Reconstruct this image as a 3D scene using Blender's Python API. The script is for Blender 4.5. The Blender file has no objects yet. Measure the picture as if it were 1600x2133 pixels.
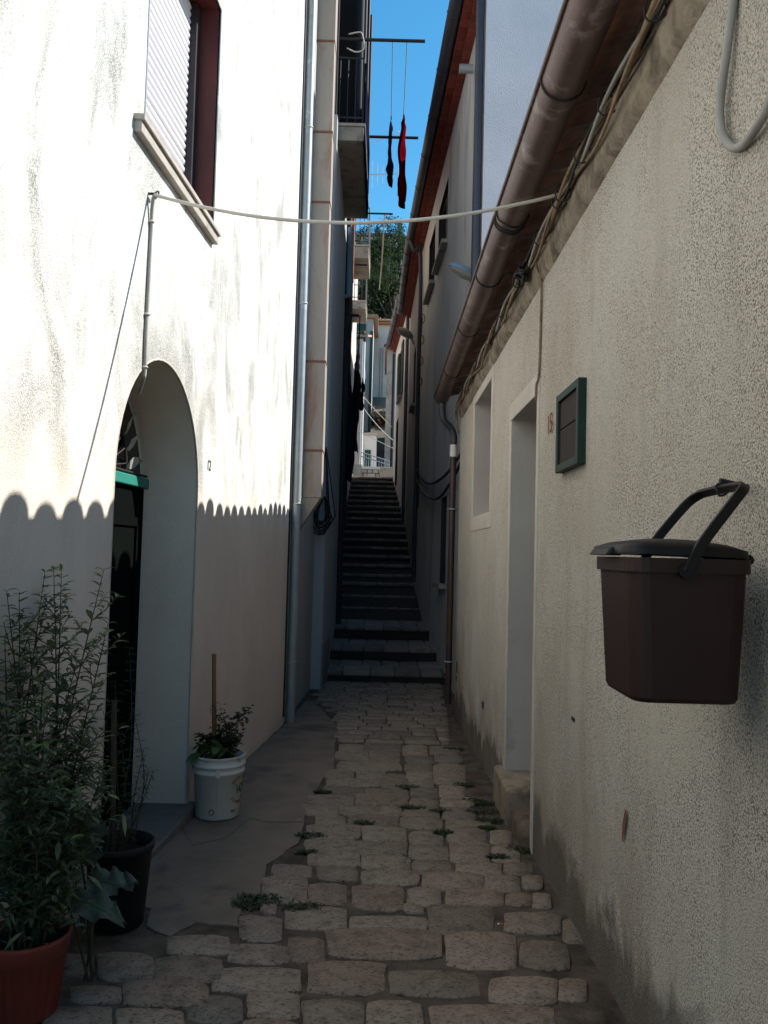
import bpy, bmesh, math, random
from mathutils import Vector, Matrix
from mathutils import noise as mnoise
from mathutils.geometry import tessellate_polygon

random.seed(7)
scene = bpy.context.scene
col = scene.collection

# ---------------------------------------------------------------- camera
FPX, CX, CY = 1700.0, 800.0, 1066.5            # focal length and centre in photograph pixels (1600 x 2133)
PITCH, ROLL = math.atan((1150 - CY) / FPX), 0.026
EYE = Vector((0, 0, 1.5))
cam_data = bpy.data.cameras.new('camera')
cam = bpy.data.objects.new('camera', cam_data)
col.objects.link(cam)
cam_data.sensor_fit = 'HORIZONTAL'
cam_data.sensor_width = 36
cam_data.lens = 36 * FPX / 1600
cam_data.clip_start, cam_data.clip_end = 0.05, 2000
cam.matrix_world = Matrix.Translation(EYE) @ Matrix.Rotation(math.pi / 2 + PITCH, 4, 'X') @ Matrix.Rotation(ROLL, 4, 'Z')
scene.camera = cam

# ---------------------------------------------------------------- light
SUN = Vector((1.0, 0.33, 0.95)).normalized()
ELEV = math.asin(SUN.z)
AZ = math.atan2(SUN.x, SUN.y)                  # clockwise from +Y
world = bpy.data.worlds.new('World')
scene.world = world
world.use_nodes = True
wn = world.node_tree
sky = wn.nodes.new('ShaderNodeTexSky')
sky.sky_type = 'NISHITA'
sky.sun_disc = False
sky.sun_elevation = ELEV
sky.sun_rotation = AZ
sky.altitude = 900
sky.air_density = 1.0
sky.dust_density = 0.3
sky.ozone_density = 2.5
bg = wn.nodes['Background']
bg.inputs['Strength'].default_value = 0.102
hs = wn.nodes.new('ShaderNodeHueSaturation')     # the phone's colour rendering: a cyan, saturated sky
hs.inputs['Hue'].default_value = 0.481
hs.inputs['Saturation'].default_value = 1.28
wn.links.new(sky.outputs['Color'], hs.inputs['Color'])
wn.links.new(hs.outputs['Color'], bg.inputs['Color'])
sun_data = bpy.data.lights.new('sun', 'SUN')
sun_data.energy = 3.8
sun_data.angle = math.radians(0.5)
sun_data.color = (1.0, 0.945, 0.865)
sun = bpy.data.objects.new('sun', sun_data)
sun.rotation_euler = SUN.to_track_quat('Z', 'Y').to_euler()
sun.location = (6, 3, 12)
col.objects.link(sun)
scene.view_settings.view_transform = 'Standard'
scene.view_settings.look = 'None'
scene.view_settings.exposure = 1.17
scene.view_settings.gamma = 1.0
scene.render.engine = 'CYCLES'
scene.cycles.max_bounces = 6
scene.cycles.diffuse_bounces = 4

# ---------------------------------------------------------------- geometry helpers
_F = Vector((0, math.cos(PITCH), math.sin(PITCH)))
_U0 = Vector((0, -math.sin(PITCH), math.cos(PITCH)))
_R = math.cos(ROLL) * Vector((1, 0, 0)) + math.sin(ROLL) * _U0
_U = -math.sin(ROLL) * Vector((1, 0, 0)) + math.cos(ROLL) * _U0

def on_plane(x, y, p, n):
    d = _F + _R * ((x - CX) / FPX) - _U * ((y - CY) / FPX)
    n = Vector(n)
    return EYE + d * ((Vector(p) - EYE).dot(n) / d.dot(n))

def gz(Y):                                       # lane surface
    return 0.187 - 0.045 * Y
def at_ground(x, y): return on_plane(x, y, (0, 0, 0.187), (0, 0.045, 1))
def at_Y(x, y, Y): return on_plane(x, y, (0, Y, 0), (0, 1, 0))
def XL(Y): return -1.08 + 0.052 * (Y - 4.81)     # face of the left house
XR = 0.8                                         # face of the right house
def at_L(x, y, off=0.0): return on_plane(x, y, (-1.08 + off, 4.81, 0), (1, -0.052, 0))
def at_R(x, y, off=0.0): return on_plane(x, y, (XR - off, 0, 0), (1, 0, 0))
def PL(Y, z, off=0.0): return Vector((XL(Y) + off, Y, z))
def PR(Y, z, off=0.0): return Vector((XR - off, Y, z))

def interp(tab, t):
    if t <= tab[0][0]: return tab[0][1]
    for (a, b), (c, d) in zip(tab, tab[1:]):
        if t <= c: return b + (d - b) * (t - a) / (c - a)
    return tab[-1][1]

def smooth(pts, k=6):
    pts = [Vector(p) for p in pts]
    out = []
    n = len(pts)
    for i in range(n - 1):
        p0, p1, p2, p3 = pts[max(i - 1, 0)], pts[i], pts[i + 1], pts[min(i + 2, n - 1)]
        for j in range(k):
            t = j / k
            out.append(0.5 * ((2 * p1) + (p2 - p0) * t + (2 * p0 - 5 * p1 + 4 * p2 - p3) * t * t + (3 * p1 - p0 - 3 * p2 + p3) * t ** 3))
    out.append(pts[-1])
    return out

class MB:
    def __init__(self):
        self.v, self.f, self.s = [], [], []
    def add(self, vs, fs, sm=False):
        b = len(self.v)
        self.v += [Vector(p) for p in vs]
        self.f += [tuple(b + i for i in q) for q in fs]
        self.s += [sm] * len(fs)
        return self
    def hexa(self, p):                           # 8 points: bottom ring 0-3, top ring 4-7
        return self.add(p, [(3, 2, 1, 0), (4, 5, 6, 7), (0, 1, 5, 4), (1, 2, 6, 5), (2, 3, 7, 6), (3, 0, 4, 7)])
    def box(self, x0, x1, y0, y1, z0, z1):
        return self.hexa([(x0, y0, z0), (x1, y0, z0), (x1, y1, z0), (x0, y1, z0), (x0, y0, z1), (x1, y0, z1), (x1, y1, z1), (x0, y1, z1)])
    def lbox(self, Y0, Y1, z0, z1, o0, o1):      # on the left wall, offsets out into the lane
        P = PL
        return self.hexa([P(Y0, z0, o0), P(Y0, z0, o1), P(Y1, z0, o1), P(Y1, z0, o0), P(Y0, z1, o0), P(Y0, z1, o1), P(Y1, z1, o1), P(Y1, z1, o0)])
    def rbox(self, Y0, Y1, z0, z1, o0, o1):
        return self.box(XR - o1, XR - o0, Y0, Y1, z0, z1)
    def tube(self, pts, r, n=8, cap=True, sm=True):
        pts = [Vector(p) for p in pts]
        rs = r if isinstance(r, (list, tuple)) else [r] * len(pts)
        rings, prev = [], None
        for i, p in enumerate(pts):
            t = (pts[min(i + 1, len(pts) - 1)] - pts[max(i - 1, 0)])
            if t.length < 1e-9: t = Vector((0, 0, 1))
            t.normalize()
            if prev is None:
                a = Vector((0, 0, 1)) if abs(t.z) < 0.9 else Vector((1, 0, 0))
                u = t.cross(a).normalized()
            else:
                u = (prev - t * prev.dot(t))
                u = u.normalized() if u.length > 1e-6 else t.orthogonal().normalized()
            prev = u
            w = t.cross(u)
            rings.append([p + (u * math.cos(2 * math.pi * k / n) + w * math.sin(2 * math.pi * k / n)) * rs[i] for k in range(n)])
        vs = [q for ring in rings for q in ring]
        fs = []
        for i in range(len(rings) - 1):
            for k in range(n):
                fs.append((i * n + k, i * n + (k + 1) % n, (i + 1) * n + (k + 1) % n, (i + 1) * n + k))
        self.add(vs, fs, sm)
        if cap:
            self.add(rings[0], [tuple(reversed(range(n)))]); self.add(rings[-1], [tuple(range(n))])   # own vertices: flat caps
        return self
    def lathe(self, c, prof, n=32, sm=True, cap0=False, cap1=False):   # prof: (r, z)
        c = Vector(c)
        vs = [c + Vector((r * math.cos(2 * math.pi * k / n), r * math.sin(2 * math.pi * k / n), z)) for r, z in prof for k in range(n)]
        fs = [(i * n + k, i * n + (k + 1) % n, (i + 1) * n + (k + 1) % n, (i + 1) * n + k) for i in range(len(prof) - 1) for k in range(n)]
        b = len(self.v)
        self.add(vs, fs, sm)
        if cap0: self.f.append(tuple(b + k for k in reversed(range(n)))); self.s.append(False)
        if cap1: self.f.append(tuple(b + (len(prof) - 1) * n + k for k in range(n))); self.s.append(False)
        return self
    def poly_holes(self, loops, fn):             # loops of 2D points, fn(a, b) -> 3D
        flat = [p for l in loops for p in l]
        tris = tessellate_polygon([[Vector((a, b, 0)) for a, b in l] for l in loops])
        return self.add([fn(a, b) for a, b in flat], [tuple(t) for t in tris])
    def strip(self, la, lb, closed=True, sm=False):
        n = len(la)
        m = n if closed else n - 1
        return self.add(list(la) + list(lb), [(k, (k + 1) % n, n + (k + 1) % n, n + k) for k in range(m)], sm)
    def build(self, name, mat, parent=None, bevel=0.0, seg=2, recalc=True):
        o = root_origin(parent)
        me = bpy.data.meshes.new(name)
        me.from_pydata([p - o for p in self.v], [], self.f)
        me.polygons.foreach_set('use_smooth', self.s)
        if recalc:
            bm = bmesh.new(); bm.from_mesh(me)
            bmesh.ops.recalc_face_normals(bm, faces=bm.faces)
            bm.to_mesh(me); bm.free()
        me.update()
        if mat: me.materials.append(mat)
        ob = bpy.data.objects.new(name, me)
        col.objects.link(ob)
        if parent: ob.parent = parent
        if bevel:
            b = ob.modifiers.new('bevel', 'BEVEL')
            b.width, b.segments, b.limit_method = bevel, seg, 'ANGLE'
            b.angle_limit = math.radians(40)
        return ob

def root_origin(o):
    v = Vector((0, 0, 0))
    while o is not None:
        v += o.location
        o = o.parent
    return v

def tag(o, label, cat, group=None):
    o['label'], o['category'] = label, cat
    if group: o['group'] = group
    return o
def thing(name, label, cat, loc, group=None):
    e = bpy.data.objects.new(name, None)
    e.location = loc
    e.empty_display_size = 0.1
    col.objects.link(e)
    return tag(e, label, cat, group)
def structure(o):
    o['kind'] = 'structure'
    return o
def stuff(o):
    o['kind'] = 'stuff'
    return o

# ---------------------------------------------------------------- materials
def nodes(name):
    m = bpy.data.materials.new(name)
    m.use_nodes = True
    nt = m.node_tree
    return m, nt, nt.nodes['Principled BSDF']
def N(nt, t, **kw):
    n = nt.nodes.new(t)
    for k, v in kw.items():
        if k in n.inputs.keys(): n.inputs[k].default_value = v
        else: setattr(n, k, v)
    return n
def pos(nt, scale=(1, 1, 1)):
    g = N(nt, 'ShaderNodeNewGeometry')
    mp = N(nt, 'ShaderNodeMapping')
    mp.inputs['Scale'].default_value = scale
    nt.links.new(g.outputs['Position'], mp.inputs['Vector'])
    return mp.outputs['Vector']
def noise_n(nt, vec, scale, detail=4, rough=0.55, dist=0.0):
    n = N(nt, 'ShaderNodeTexNoise')
    n.inputs['Scale'].default_value = scale
    n.inputs['Detail'].default_value = detail
    n.inputs['Roughness'].default_value = rough
    n.inputs['Distortion'].default_value = dist
    nt.links.new(vec, n.inputs['Vector'])
    return n.outputs['Fac']
def ramp(nt, fac, stops):
    r = N(nt, 'ShaderNodeValToRGB')
    e = r.color_ramp.elements
    while len(e) < len(stops): e.new(0.5)
    for el, (p, c) in zip(e, stops):
        el.position = p
        el.color = (c, c, c, 1) if isinstance(c, (int, float)) else (*c, 1)
    nt.links.new(fac, r.inputs['Fac'])
    return r.outputs['Color']
def mix(nt, fac, a, b, mode='MIX'):
    m = N(nt, 'ShaderNodeMix', data_type='RGBA', blend_type=mode)
    for sock, v in ((m.inputs['Factor'], fac), (m.inputs['A'], a), (m.inputs['B'], b)):
        pass
    def put(idx, v):
        s = m.inputs[idx]
        if hasattr(v, 'is_linked') or hasattr(v, 'links'): nt.links.new(v, s)
        elif isinstance(v, (int, float)): s.default_value = v
        else: s.default_value = (*v, 1)
    put(0, fac); put(6, a); put(7, b)
    return m.outputs[2]
def math_n(nt, op, a, b=None, clamp=False):
    m = N(nt, 'ShaderNodeMath', operation=op, use_clamp=clamp)
    for i, v in enumerate((a, b)):
        if v is None: continue
        if isinstance(v, (int, float)): m.inputs[i].default_value = v
        else: nt.links.new(v, m.inputs[i])
    return m.outputs[0]
def sep(nt):
    g = N(nt, 'ShaderNodeNewGeometry')
    s = N(nt, 'ShaderNodeSeparateXYZ')
    nt.links.new(g.outputs['Position'], s.inputs[0])
    return s.outputs
def bump(nt, bsdf, h, strength, dist=0.01):
    b = N(nt, 'ShaderNodeBump')
    b.inputs['Strength'].default_value = strength
    b.inputs['Distance'].default_value = dist
    nt.links.new(h, b.inputs['Height'])
    nt.links.new(b.outputs['Normal'], bsdf.inputs['Normal'])

def pm(name, c1, c2=None, scale=6.0, rough=0.85, bmp=0.0, bscale=40.0, stretch=(1, 1, 1), metal=0.0, spec=0.3, c3=None, dirt=None, rnd=0.0, bdist=0.01):
    """two-tone noise material; dirt=(colour, scale, low, high); rnd = value change from object to object"""
    m, nt, p = nodes(name)
    p.inputs['Roughness'].default_value = rough
    p.inputs['Metallic'].default_value = metal
    p.inputs['Specular IOR Level'].default_value = spec
    c2 = c2 or tuple(x * 0.75 for x in c1)
    v = pos(nt, stretch)
    stops = [(0.3, c2), (0.7, c1)] if c3 is None else [(0.25, c2), (0.5, c1), (0.75, c3)]
    c = ramp(nt, noise_n(nt, v, scale, 4, 0.6), stops)
    if dirt:
        f = ramp(nt, noise_n(nt, pos(nt, stretch), dirt[1], 5, 0.65, 0.4), [(dirt[2], 0.0), (dirt[3], 1.0)])
        c = mix(nt, f, c, dirt[0])
    if rnd:
        oi = N(nt, 'ShaderNodeObjectInfo')
        k = math_n(nt, 'MULTIPLY_ADD', oi.outputs['Random'], 2 * rnd)
        k.node.inputs[2].default_value = 1 - rnd
        cmb = N(nt, 'ShaderNodeCombineXYZ')
        for i in range(3): nt.links.new(k, cmb.inputs[i])
        c = mix(nt, 1.0, c, cmb.outputs[0], 'MULTIPLY')
    nt.links.new(c, p.inputs['Base Color'])
    if bmp:
        bump(nt, p, noise_n(nt, pos(nt, stretch), bscale, 3, 0.65), bmp, bdist)
    return m

def mat_plaster_left():
    m, nt, p = nodes('white_plaster')
    p.inputs['Roughness'].default_value = 0.92
    p.inputs['Specular IOR Level'].default_value = 0.2
    xyz = sep(nt)
    # grey weather streaks made of fine dark specks
    streak = ramp(nt, noise_n(nt, pos(nt, (1, 1.4, 0.6)), 1.9, 4, 0.64, 0.7), [(0.41, 0.0), (0.66, 1.0)])
    fine = noise_n(nt, pos(nt), 190, 2, 0.7)
    speck = ramp(nt, fine, [(0.44, 1.0), (0.57, 0.0)])
    # soot round the arch and under the sill ends
    dy = math_n(nt, 'SUBTRACT', xyz[1], 4.10)
    dz = math_n(nt, 'SUBTRACT', xyz[2], 1.83)
    dist = math_n(nt, 'SQRT', math_n(nt, 'ADD', math_n(nt, 'MULTIPLY', dy, dy), math_n(nt, 'MULTIPLY', dz, dz)))
    wav = noise_n(nt, pos(nt), 5.0, 3, 0.6)
    halo = math_n(nt, 'MULTIPLY', ramp(nt, math_n(nt, 'SUBTRACT', dist, math_n(nt, 'MULTIPLY', wav, 0.35)), [(0.45, 0.9), (0.72, 0.0)]), ramp(nt, dz, [(0.15, 0.0), (0.5, 1.0)]))
    drip = 0.0
    for yc, w in ((3.60, 0.10), (4.93, 0.09), (4.3, 0.05)):
        b_ = math_n(nt, 'ABSOLUTE', math_n(nt, 'SUBTRACT', xyz[1], yc))
        b_ = ramp(nt, math_n(nt, 'ADD', b_, math_n(nt, 'MULTIPLY', wav, 0.06)), [(0.03, 1.0), (0.03 + w, 0.0)])
        zz_ = math_n(nt, 'MULTIPLY', ramp(nt, math_n(nt, 'SUBTRACT', xyz[2], 2.6), [(0.1, 0.0), (0.8, 0.8)]), math_n(nt, 'LESS_THAN', xyz[2], 3.42))
        drip = math_n(nt, 'MAXIMUM', math_n(nt, 'MULTIPLY', b_, zz_), drip)
    streak = math_n(nt, 'MAXIMUM', math_n(nt, 'MAXIMUM', streak, halo), drip)
    c = mix(nt, math_n(nt, 'MULTIPLY', streak, 0.52), (0.84, 0.825, 0.79), (0.34, 0.355, 0.33))
    c = mix(nt, math_n(nt, 'MULTIPLY', math_n(nt, 'MULTIPLY', speck, math_n(nt, 'ADD', streak, 0.14)), 0.8), c, (0.12, 0.125, 0.11))
    c = mix(nt, ramp(nt, wav, [(0.52, 0.0), (0.76, 0.5)]), c, (0.42, 0.44, 0.40))
    # painted smooth band at the foot, left of the door; warm shade tone painted in, browner right of the door; foot stains
    low = noise_n(nt, pos(nt, (1, 1, 0.7)), 1.7, 4)
    c = mix(nt, ramp(nt, math_n(nt, 'MULTIPLY', xyz[2], 0.4), [(0.66, 0.8), (0.78, 0.0)]), c, ramp(nt, low, [(0.3, (0.70, 0.60, 0.51)), (0.7, (0.78, 0.69, 0.60))]))  # bounced warmth of the wall's shaded part, put into the colour
    band = math_n(nt, 'MULTIPLY', math_n(nt, 'LESS_THAN', xyz[2], 1.262), math_n(nt, 'LESS_THAN', xyz[1], 3.46))
    c = mix(nt, band, c, (0.76, 0.66, 0.58))
    right = math_n(nt, 'MULTIPLY', ramp(nt, math_n(nt, 'SUBTRACT', xyz[1], 4.2), [(0.52, 0.0), (0.58, 1.0)]), ramp(nt, math_n(nt, 'MULTIPLY', xyz[2], 0.5), [(0.82, 1.0), (0.92, 0.0)]))
    warm = ramp(nt, low, [(0.3, (0.66, 0.53, 0.44)), (0.7, (0.75, 0.63, 0.535))])
    c = mix(nt, math_n(nt, 'MULTIPLY', right, 0.8), c, warm)  # same painted shade tone, browner, up to the shadow line
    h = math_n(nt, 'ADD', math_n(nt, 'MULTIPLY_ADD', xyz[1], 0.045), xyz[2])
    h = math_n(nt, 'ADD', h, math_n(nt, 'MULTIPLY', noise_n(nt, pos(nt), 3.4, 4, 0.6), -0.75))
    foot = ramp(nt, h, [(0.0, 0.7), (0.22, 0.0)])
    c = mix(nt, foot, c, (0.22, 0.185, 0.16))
    nt.links.new(c, p.inputs['Base Color'])
    bump(nt, p, math_n(nt, 'ADD', fine, math_n(nt, 'MULTIPLY', wav, 2.5)), 0.6, 0.008)
    return m

def mat_roughcast():
    m, nt, p = nodes('grey_roughcast')
    p.inputs['Roughness'].default_value = 0.95
    p.inputs['Specular IOR Level'].default_value = 0.15
    xyz = sep(nt)
    vor = N(nt, 'ShaderNodeTexVoronoi', feature='F1')
    vor.inputs['Scale'].default_value = 190
    nt.links.new(pos(nt), vor.inputs['Vector'])
    fine = noise_n(nt, pos(nt), 180, 3, 0.75)
    grain = math_n(nt, 'ADD', math_n(nt, 'MULTIPLY', vor.outputs['Distance'], -0.42), fine)
    base = ramp(nt, grain, [(0.14, (0.24, 0.205, 0.165)), (0.255, (0.64, 0.585, 0.505)), (0.42, (0.90, 0.845, 0.755))])
    # broad mottling: warm and cold patches, vertical runs
    bigv = noise_n(nt, pos(nt, (1, 1, 0.6)), 1.5, 4, 0.6, 0.4)
    worn = ramp(nt, noise_n(nt, pos(nt, (1, 1, 0.7)), 2.3, 4, 0.65, 0.8), [(0.42, 0.0), (0.66, 0.62)])
    base = mix(nt, worn, base, (0.72, 0.675, 0.59))
    big = ramp(nt, bigv, [(0.30, (0.86, 0.825, 0.76)), (0.5, (0.98, 0.965, 0.935)), (0.72, (1.04, 1.05, 1.05))])
    c = mix(nt, 1.0, base, big, 'MULTIPLY')
    runv = noise_n(nt, pos(nt, (1, 1, 0.12)), 4.6, 3, 0.6)
    c = mix(nt, ramp(nt, runv, [(0.58, 0.0), (0.80, 0.35)]), c, (0.68, 0.66, 0.60))
    c = mix(nt, ramp(nt, runv, [(0.22, 0.35), (0.40, 0.0)]), c, (0.32, 0.30, 0.26))
    # lime bloom, brown damp and mould patches near the foot
    midv = noise_n(nt, pos(nt, (1, 1, 0.8)), 3.4, 4, 0.62, 0.6)
    low = ramp(nt, xyz[2], [(0.15, 1.0), (0.95, 0.0)])
    c = mix(nt, math_n(nt, 'MULTIPLY', ramp(nt, midv, [(0.55, 0.0), (0.68, 0.6)]), low), c, (0.64, 0.64, 0.63))
    # one white lime run low on the wall, before the corner
    ly = math_n(nt, 'MULTIPLY', math_n(nt, 'SUBTRACT', xyz[1], 6.62), 3.2)
    lz = math_n(nt, 'MULTIPLY', math_n(nt, 'SUBTRACT', xyz[2], 0.25), 1.7)
    ld = math_n(nt, 'SQRT', math_n(nt, 'ADD', math_n(nt, 'MULTIPLY', ly, ly), math_n(nt, 'MULTIPLY', lz, lz)))
    c = mix(nt, ramp(nt, math_n(nt, 'ADD', ld, math_n(nt, 'MULTIPLY', midv, 0.9)), [(0.62, 0.85), (0.92, 0.0)]), c, (0.72, 0.72, 0.72))
    damp = math_n(nt, 'MULTIPLY', ramp(nt, xyz[2], [(0.2, 1.0), (1.0, 0.0)]), ramp(nt, bigv, [(0.38, 0.6), (0.56, 0.0)]))
    c = mix(nt, damp, c, (0.36, 0.285, 0.215))
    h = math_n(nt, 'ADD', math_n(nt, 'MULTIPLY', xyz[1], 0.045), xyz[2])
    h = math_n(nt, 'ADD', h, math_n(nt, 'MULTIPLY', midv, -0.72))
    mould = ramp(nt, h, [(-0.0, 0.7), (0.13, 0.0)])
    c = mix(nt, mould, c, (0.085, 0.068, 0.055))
    nt.links.new(c, p.inputs['Base Color'])
    bump(nt, p, math_n(nt, 'ADD', grain, math_n(nt, 'MULTIPLY', midv, 2.2)), 1.0, 0.011)
    return m

def mat_stone():
    m, nt, p = nodes('paving_limestone')
    p.inputs['Roughness'].default_value = 0.75
    p.inputs['Specular IOR Level'].default_value = 0.3
    oi = N(nt, 'ShaderNodeObjectInfo')
    tint = ramp(nt, oi.outputs['Random'], [(0.0, (0.235, 0.184, 0.141)), (0.3, (0.31, 0.243, 0.186)), (0.7, (0.365, 0.289, 0.222)), (0.88, (0.295, 0.214, 0.163)), (1.0, (0.225, 0.19, 0.158))])
    nv = noise_n(nt, pos(nt), 16, 4, 0.68, 0.4)
    c = mix(nt, 1.0, tint, ramp(nt, nv, [(0.28, 0.55), (0.52, 1.0), (0.78, 1.2)]), 'MULTIPLY')
    fv = noise_n(nt, pos(nt, (1, 1.7, 1)), 62, 4, 0.72, 0.6)
    c = mix(nt, ramp(nt, fv, [(0.36, 0.9), (0.47, 0.0)]), c, (0.05, 0.038, 0.03))
    c = mix(nt, ramp(nt, fv, [(0.60, 0.0), (0.75, 0.35)]), c, (0.50, 0.45, 0.39))
    nt.links.new(c, p.inputs['Base Color'])
    bump(nt, p, math_n(nt, 'ADD', fv, math_n(nt, 'MULTIPLY', nv, 1.4)), 0.9, 0.009)
    return m

M = {}
M['plaster'] = mat_plaster_left()
M['roughcast'] = mat_roughcast()
M['stone'] = mat_stone()
M['reveal'] = pm('smooth_plaster', (0.74, 0.65, 0.56), (0.66, 0.575, 0.49), 3, 0.9, 0.25, 60)
M['reveal_r'] = pm('smooth_plaster_pale', (0.58, 0.55, 0.50), (0.50, 0.47, 0.43), 2.5, 0.9, 0.4, 70, dirt=((0.30, 0.25, 0.2), 2.2, 0.58, 0.75))
M['surround'] = pm('cream_surround', (0.58, 0.53, 0.46), (0.48, 0.435, 0.375), 7, 0.9, 0.35, 60, dirt=((0.32, 0.28, 0.22), 5, 0.62, 0.8))
M['mortar'] = pm('mortar', (0.095, 0.072, 0.056), (0.03, 0.022, 0.017), 9, 0.95, 0.9, 70, c3=(0.16, 0.127, 0.10))
M['concrete'] = pm('lane_concrete', (0.20, 0.158, 0.125), (0.135, 0.106, 0.085), 3.2, 0.85, 0.6, 70, c3=(0.235, 0.178, 0.137), dirt=((0.07, 0.055, 0.05), 1.7, 0.55, 0.72))
M['ground'] = pm('earth', (0.16, 0.14, 0.11), (0.10, 0.09, 0.07), 0.8, 0.95, 0.4, 8)
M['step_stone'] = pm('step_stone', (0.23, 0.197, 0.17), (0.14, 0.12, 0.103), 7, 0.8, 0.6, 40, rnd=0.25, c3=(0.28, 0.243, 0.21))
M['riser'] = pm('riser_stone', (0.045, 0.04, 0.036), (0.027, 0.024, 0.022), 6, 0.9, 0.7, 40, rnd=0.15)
M['threshold'] = pm('threshold_stone', (0.30, 0.245, 0.18), (0.20, 0.155, 0.115), 9, 0.85, 0.8, 50, c3=(0.36, 0.30, 0.225), dirt=((0.13, 0.095, 0.07), 6, 0.52, 0.7))
M['threshold_dark'] = pm('threshold_old_stone', (0.18, 0.13, 0.10), (0.10, 0.073, 0.056), 8, 0.9, 0.9, 40, dirt=((0.07, 0.05, 0.04), 7, 0.5, 0.68))
M['slab'] = pm('grey_slab', (0.20, 0.175, 0.15), (0.14, 0.122, 0.105), 8, 0.8, 0.4, 50)
M['gutter'] = pm('brown_gutter', (0.13, 0.078, 0.066), (0.08, 0.05, 0.044), 5, 0.45, 0.1, 40, metal=0.3, spec=0.45, dirt=((0.30, 0.27, 0.245), 7, 0.55, 0.74))
M['downpipe_brown'] = pm('brown_downpipe', (0.065, 0.038, 0.032), (0.045, 0.028, 0.024), 7, 0.45, spec=0.5)
M['galv'] = pm('galvanised_pipe', (0.36, 0.395, 0.405), (0.29, 0.325, 0.335), 8, 0.5, metal=0.35, spec=0.5, dirt=((0.62, 0.62, 0.60), 6, 0.60, 0.72))
M['dark_pipe'] = pm('dark_pipe', (0.045, 0.05, 0.065), (0.03, 0.033, 0.045), 5, 0.5, spec=0.5)
M['wire_dark'] = pm('dark_wire', (0.03, 0.028, 0.027), (0.02, 0.02, 0.02), 30, 0.6)
M['wire_tan'] = pm('tan_cable', (0.30, 0.21, 0.12), (0.20, 0.14, 0.09), 12, 0.7, dirt=((0.09, 0.07, 0.05), 20, 0.55, 0.7))
M['wire_grey'] = pm('grey_cable', (0.36, 0.35, 0.32), (0.27, 0.26, 0.24), 10, 0.6)
M['wire_white'] = pm('white_cable', (0.62, 0.58, 0.51), (0.50, 0.46, 0.40), 8, 0.55)
M['roof_tile'] = pm('clay_tile', (0.38, 0.22, 0.13), (0.25, 0.14, 0.085), 9, 0.9, 0.5, 50, c3=(0.44, 0.32, 0.2), rnd=0.25)
M['soffit'] = pm('old_clay_soffit', (0.32, 0.15, 0.098), (0.18, 0.088, 0.06), 10, 0.9, 0.7, 45, c3=(0.42, 0.20, 0.125), rnd=0.35)
M['fillet'] = pm('lime_fillet', (0.33, 0.28, 0.21), (0.19, 0.155, 0.11), 11, 0.95, 1.0, 35, dirt=((0.10, 0.08, 0.058), 7, 0.48, 0.64))
M['flue'] = pm('cream_flue', (0.345, 0.30, 0.255), (0.28, 0.24, 0.205), 3, 0.75, 0.2, 40, stretch=(1, 1, 0.35), dirt=((0.27, 0.115, 0.06), 3.0, 0.56, 0.74))
M['rust'] = pm('rusty_joint', (0.22, 0.10, 0.055), (0.14, 0.07, 0.045), 15, 0.8)
M['blue_wall'] = pm('blue_grey_plaster', (0.46, 0.475, 0.49), (0.37, 0.385, 0.40), 2, 0.92, 0.4, 50, stretch=(1, 1, 0.3))
M['pale_wall'] = pm('pale_plaster', (0.40, 0.39, 0.385), (0.33, 0.32, 0.315), 2, 0.92, 0.3, 50, stretch=(1, 1, 0.3))
M['grey_wall'] = pm('grey_plaster', (0.66, 0.635, 0.60), (0.55, 0.53, 0.505), 1.4, 0.92, 0.35, 40, stretch=(1, 1, 0.3), dirt=((0.27, 0.26, 0.26), 1.2, 0.55, 0.75))
M['gable'] = pm('blue_grey_gable', (0.50, 0.52, 0.57), (0.43, 0.45, 0.50), 1.8, 0.95, 0.5, 60)
M['beige_wall'] = pm('beige_plaster', (0.47, 0.42, 0.35), (0.36, 0.32, 0.265), 2, 0.92, 0.4, 40, dirt=((0.2, 0.16, 0.12), 1.6, 0.55, 0.75))
M['dark_wall'] = pm('dark_old_plaster', (0.27, 0.25, 0.235), (0.19, 0.178, 0.168), 2, 0.95, 0.5, 30)
M['white_wall'] = pm('white_house_plaster', (0.72, 0.69, 0.64), (0.62, 0.59, 0.55), 1.3, 0.92, 0.3, 30)
M['pink_wall'] = pm('pinkish_white_plaster', (0.64, 0.555, 0.495), (0.55, 0.475, 0.43), 0.6, 0.92, 0.3, 20, dirt=((0.45, 0.42, 0.41), 0.5, 0.5, 0.65))
M['brick'] = pm('red_brick', (0.24, 0.05, 0.034), (0.16, 0.035, 0.025), 20, 0.9, 0.5, 60, rnd=0.22)
M['brick_joint'] = pm('brick_mortar', (0.28, 0.18, 0.15), (0.2, 0.13, 0.105), 20, 0.95)
M['frame_red'] = pm('dark_red_paint', (0.115, 0.030, 0.026), (0.072, 0.021, 0.02), 8, 0.5, 0.15, 40, stretch=(1, 1, 0.3), dirt=((0.22, 0.08, 0.065), 6, 0.62, 0.75))
M['frame_dark'] = pm('dark_frame', (0.035, 0.03, 0.032), (0.022, 0.02, 0.02), 9, 0.5)
M['slat'] = pm('pale_shutter_plastic', (0.70, 0.69, 0.71), (0.66, 0.65, 0.67), 4, 0.55)
M['slat_gap'] = pm('shutter_core', (0.12, 0.12, 0.125), (0.09, 0.09, 0.095), 8, 0.8)
M['sill'] = pm('stone_sill', (0.44, 0.40, 0.35), (0.34, 0.31, 0.27), 8, 0.85, 0.4, 50, dirt=((0.2, 0.17, 0.14), 5, 0.55, 0.75))
M['door_dark'] = pm('unlit_opening_black', (0.0035, 0.006, 0.005), (0.003, 0.004, 0.004), 6, 0.9, spec=0.02)  # near-black: the unlit dark of the doorway is put into the colour
M['teal'] = pm('teal_paint', (0.024, 0.22, 0.18), (0.02, 0.185, 0.15), 6, 0.55)
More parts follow.
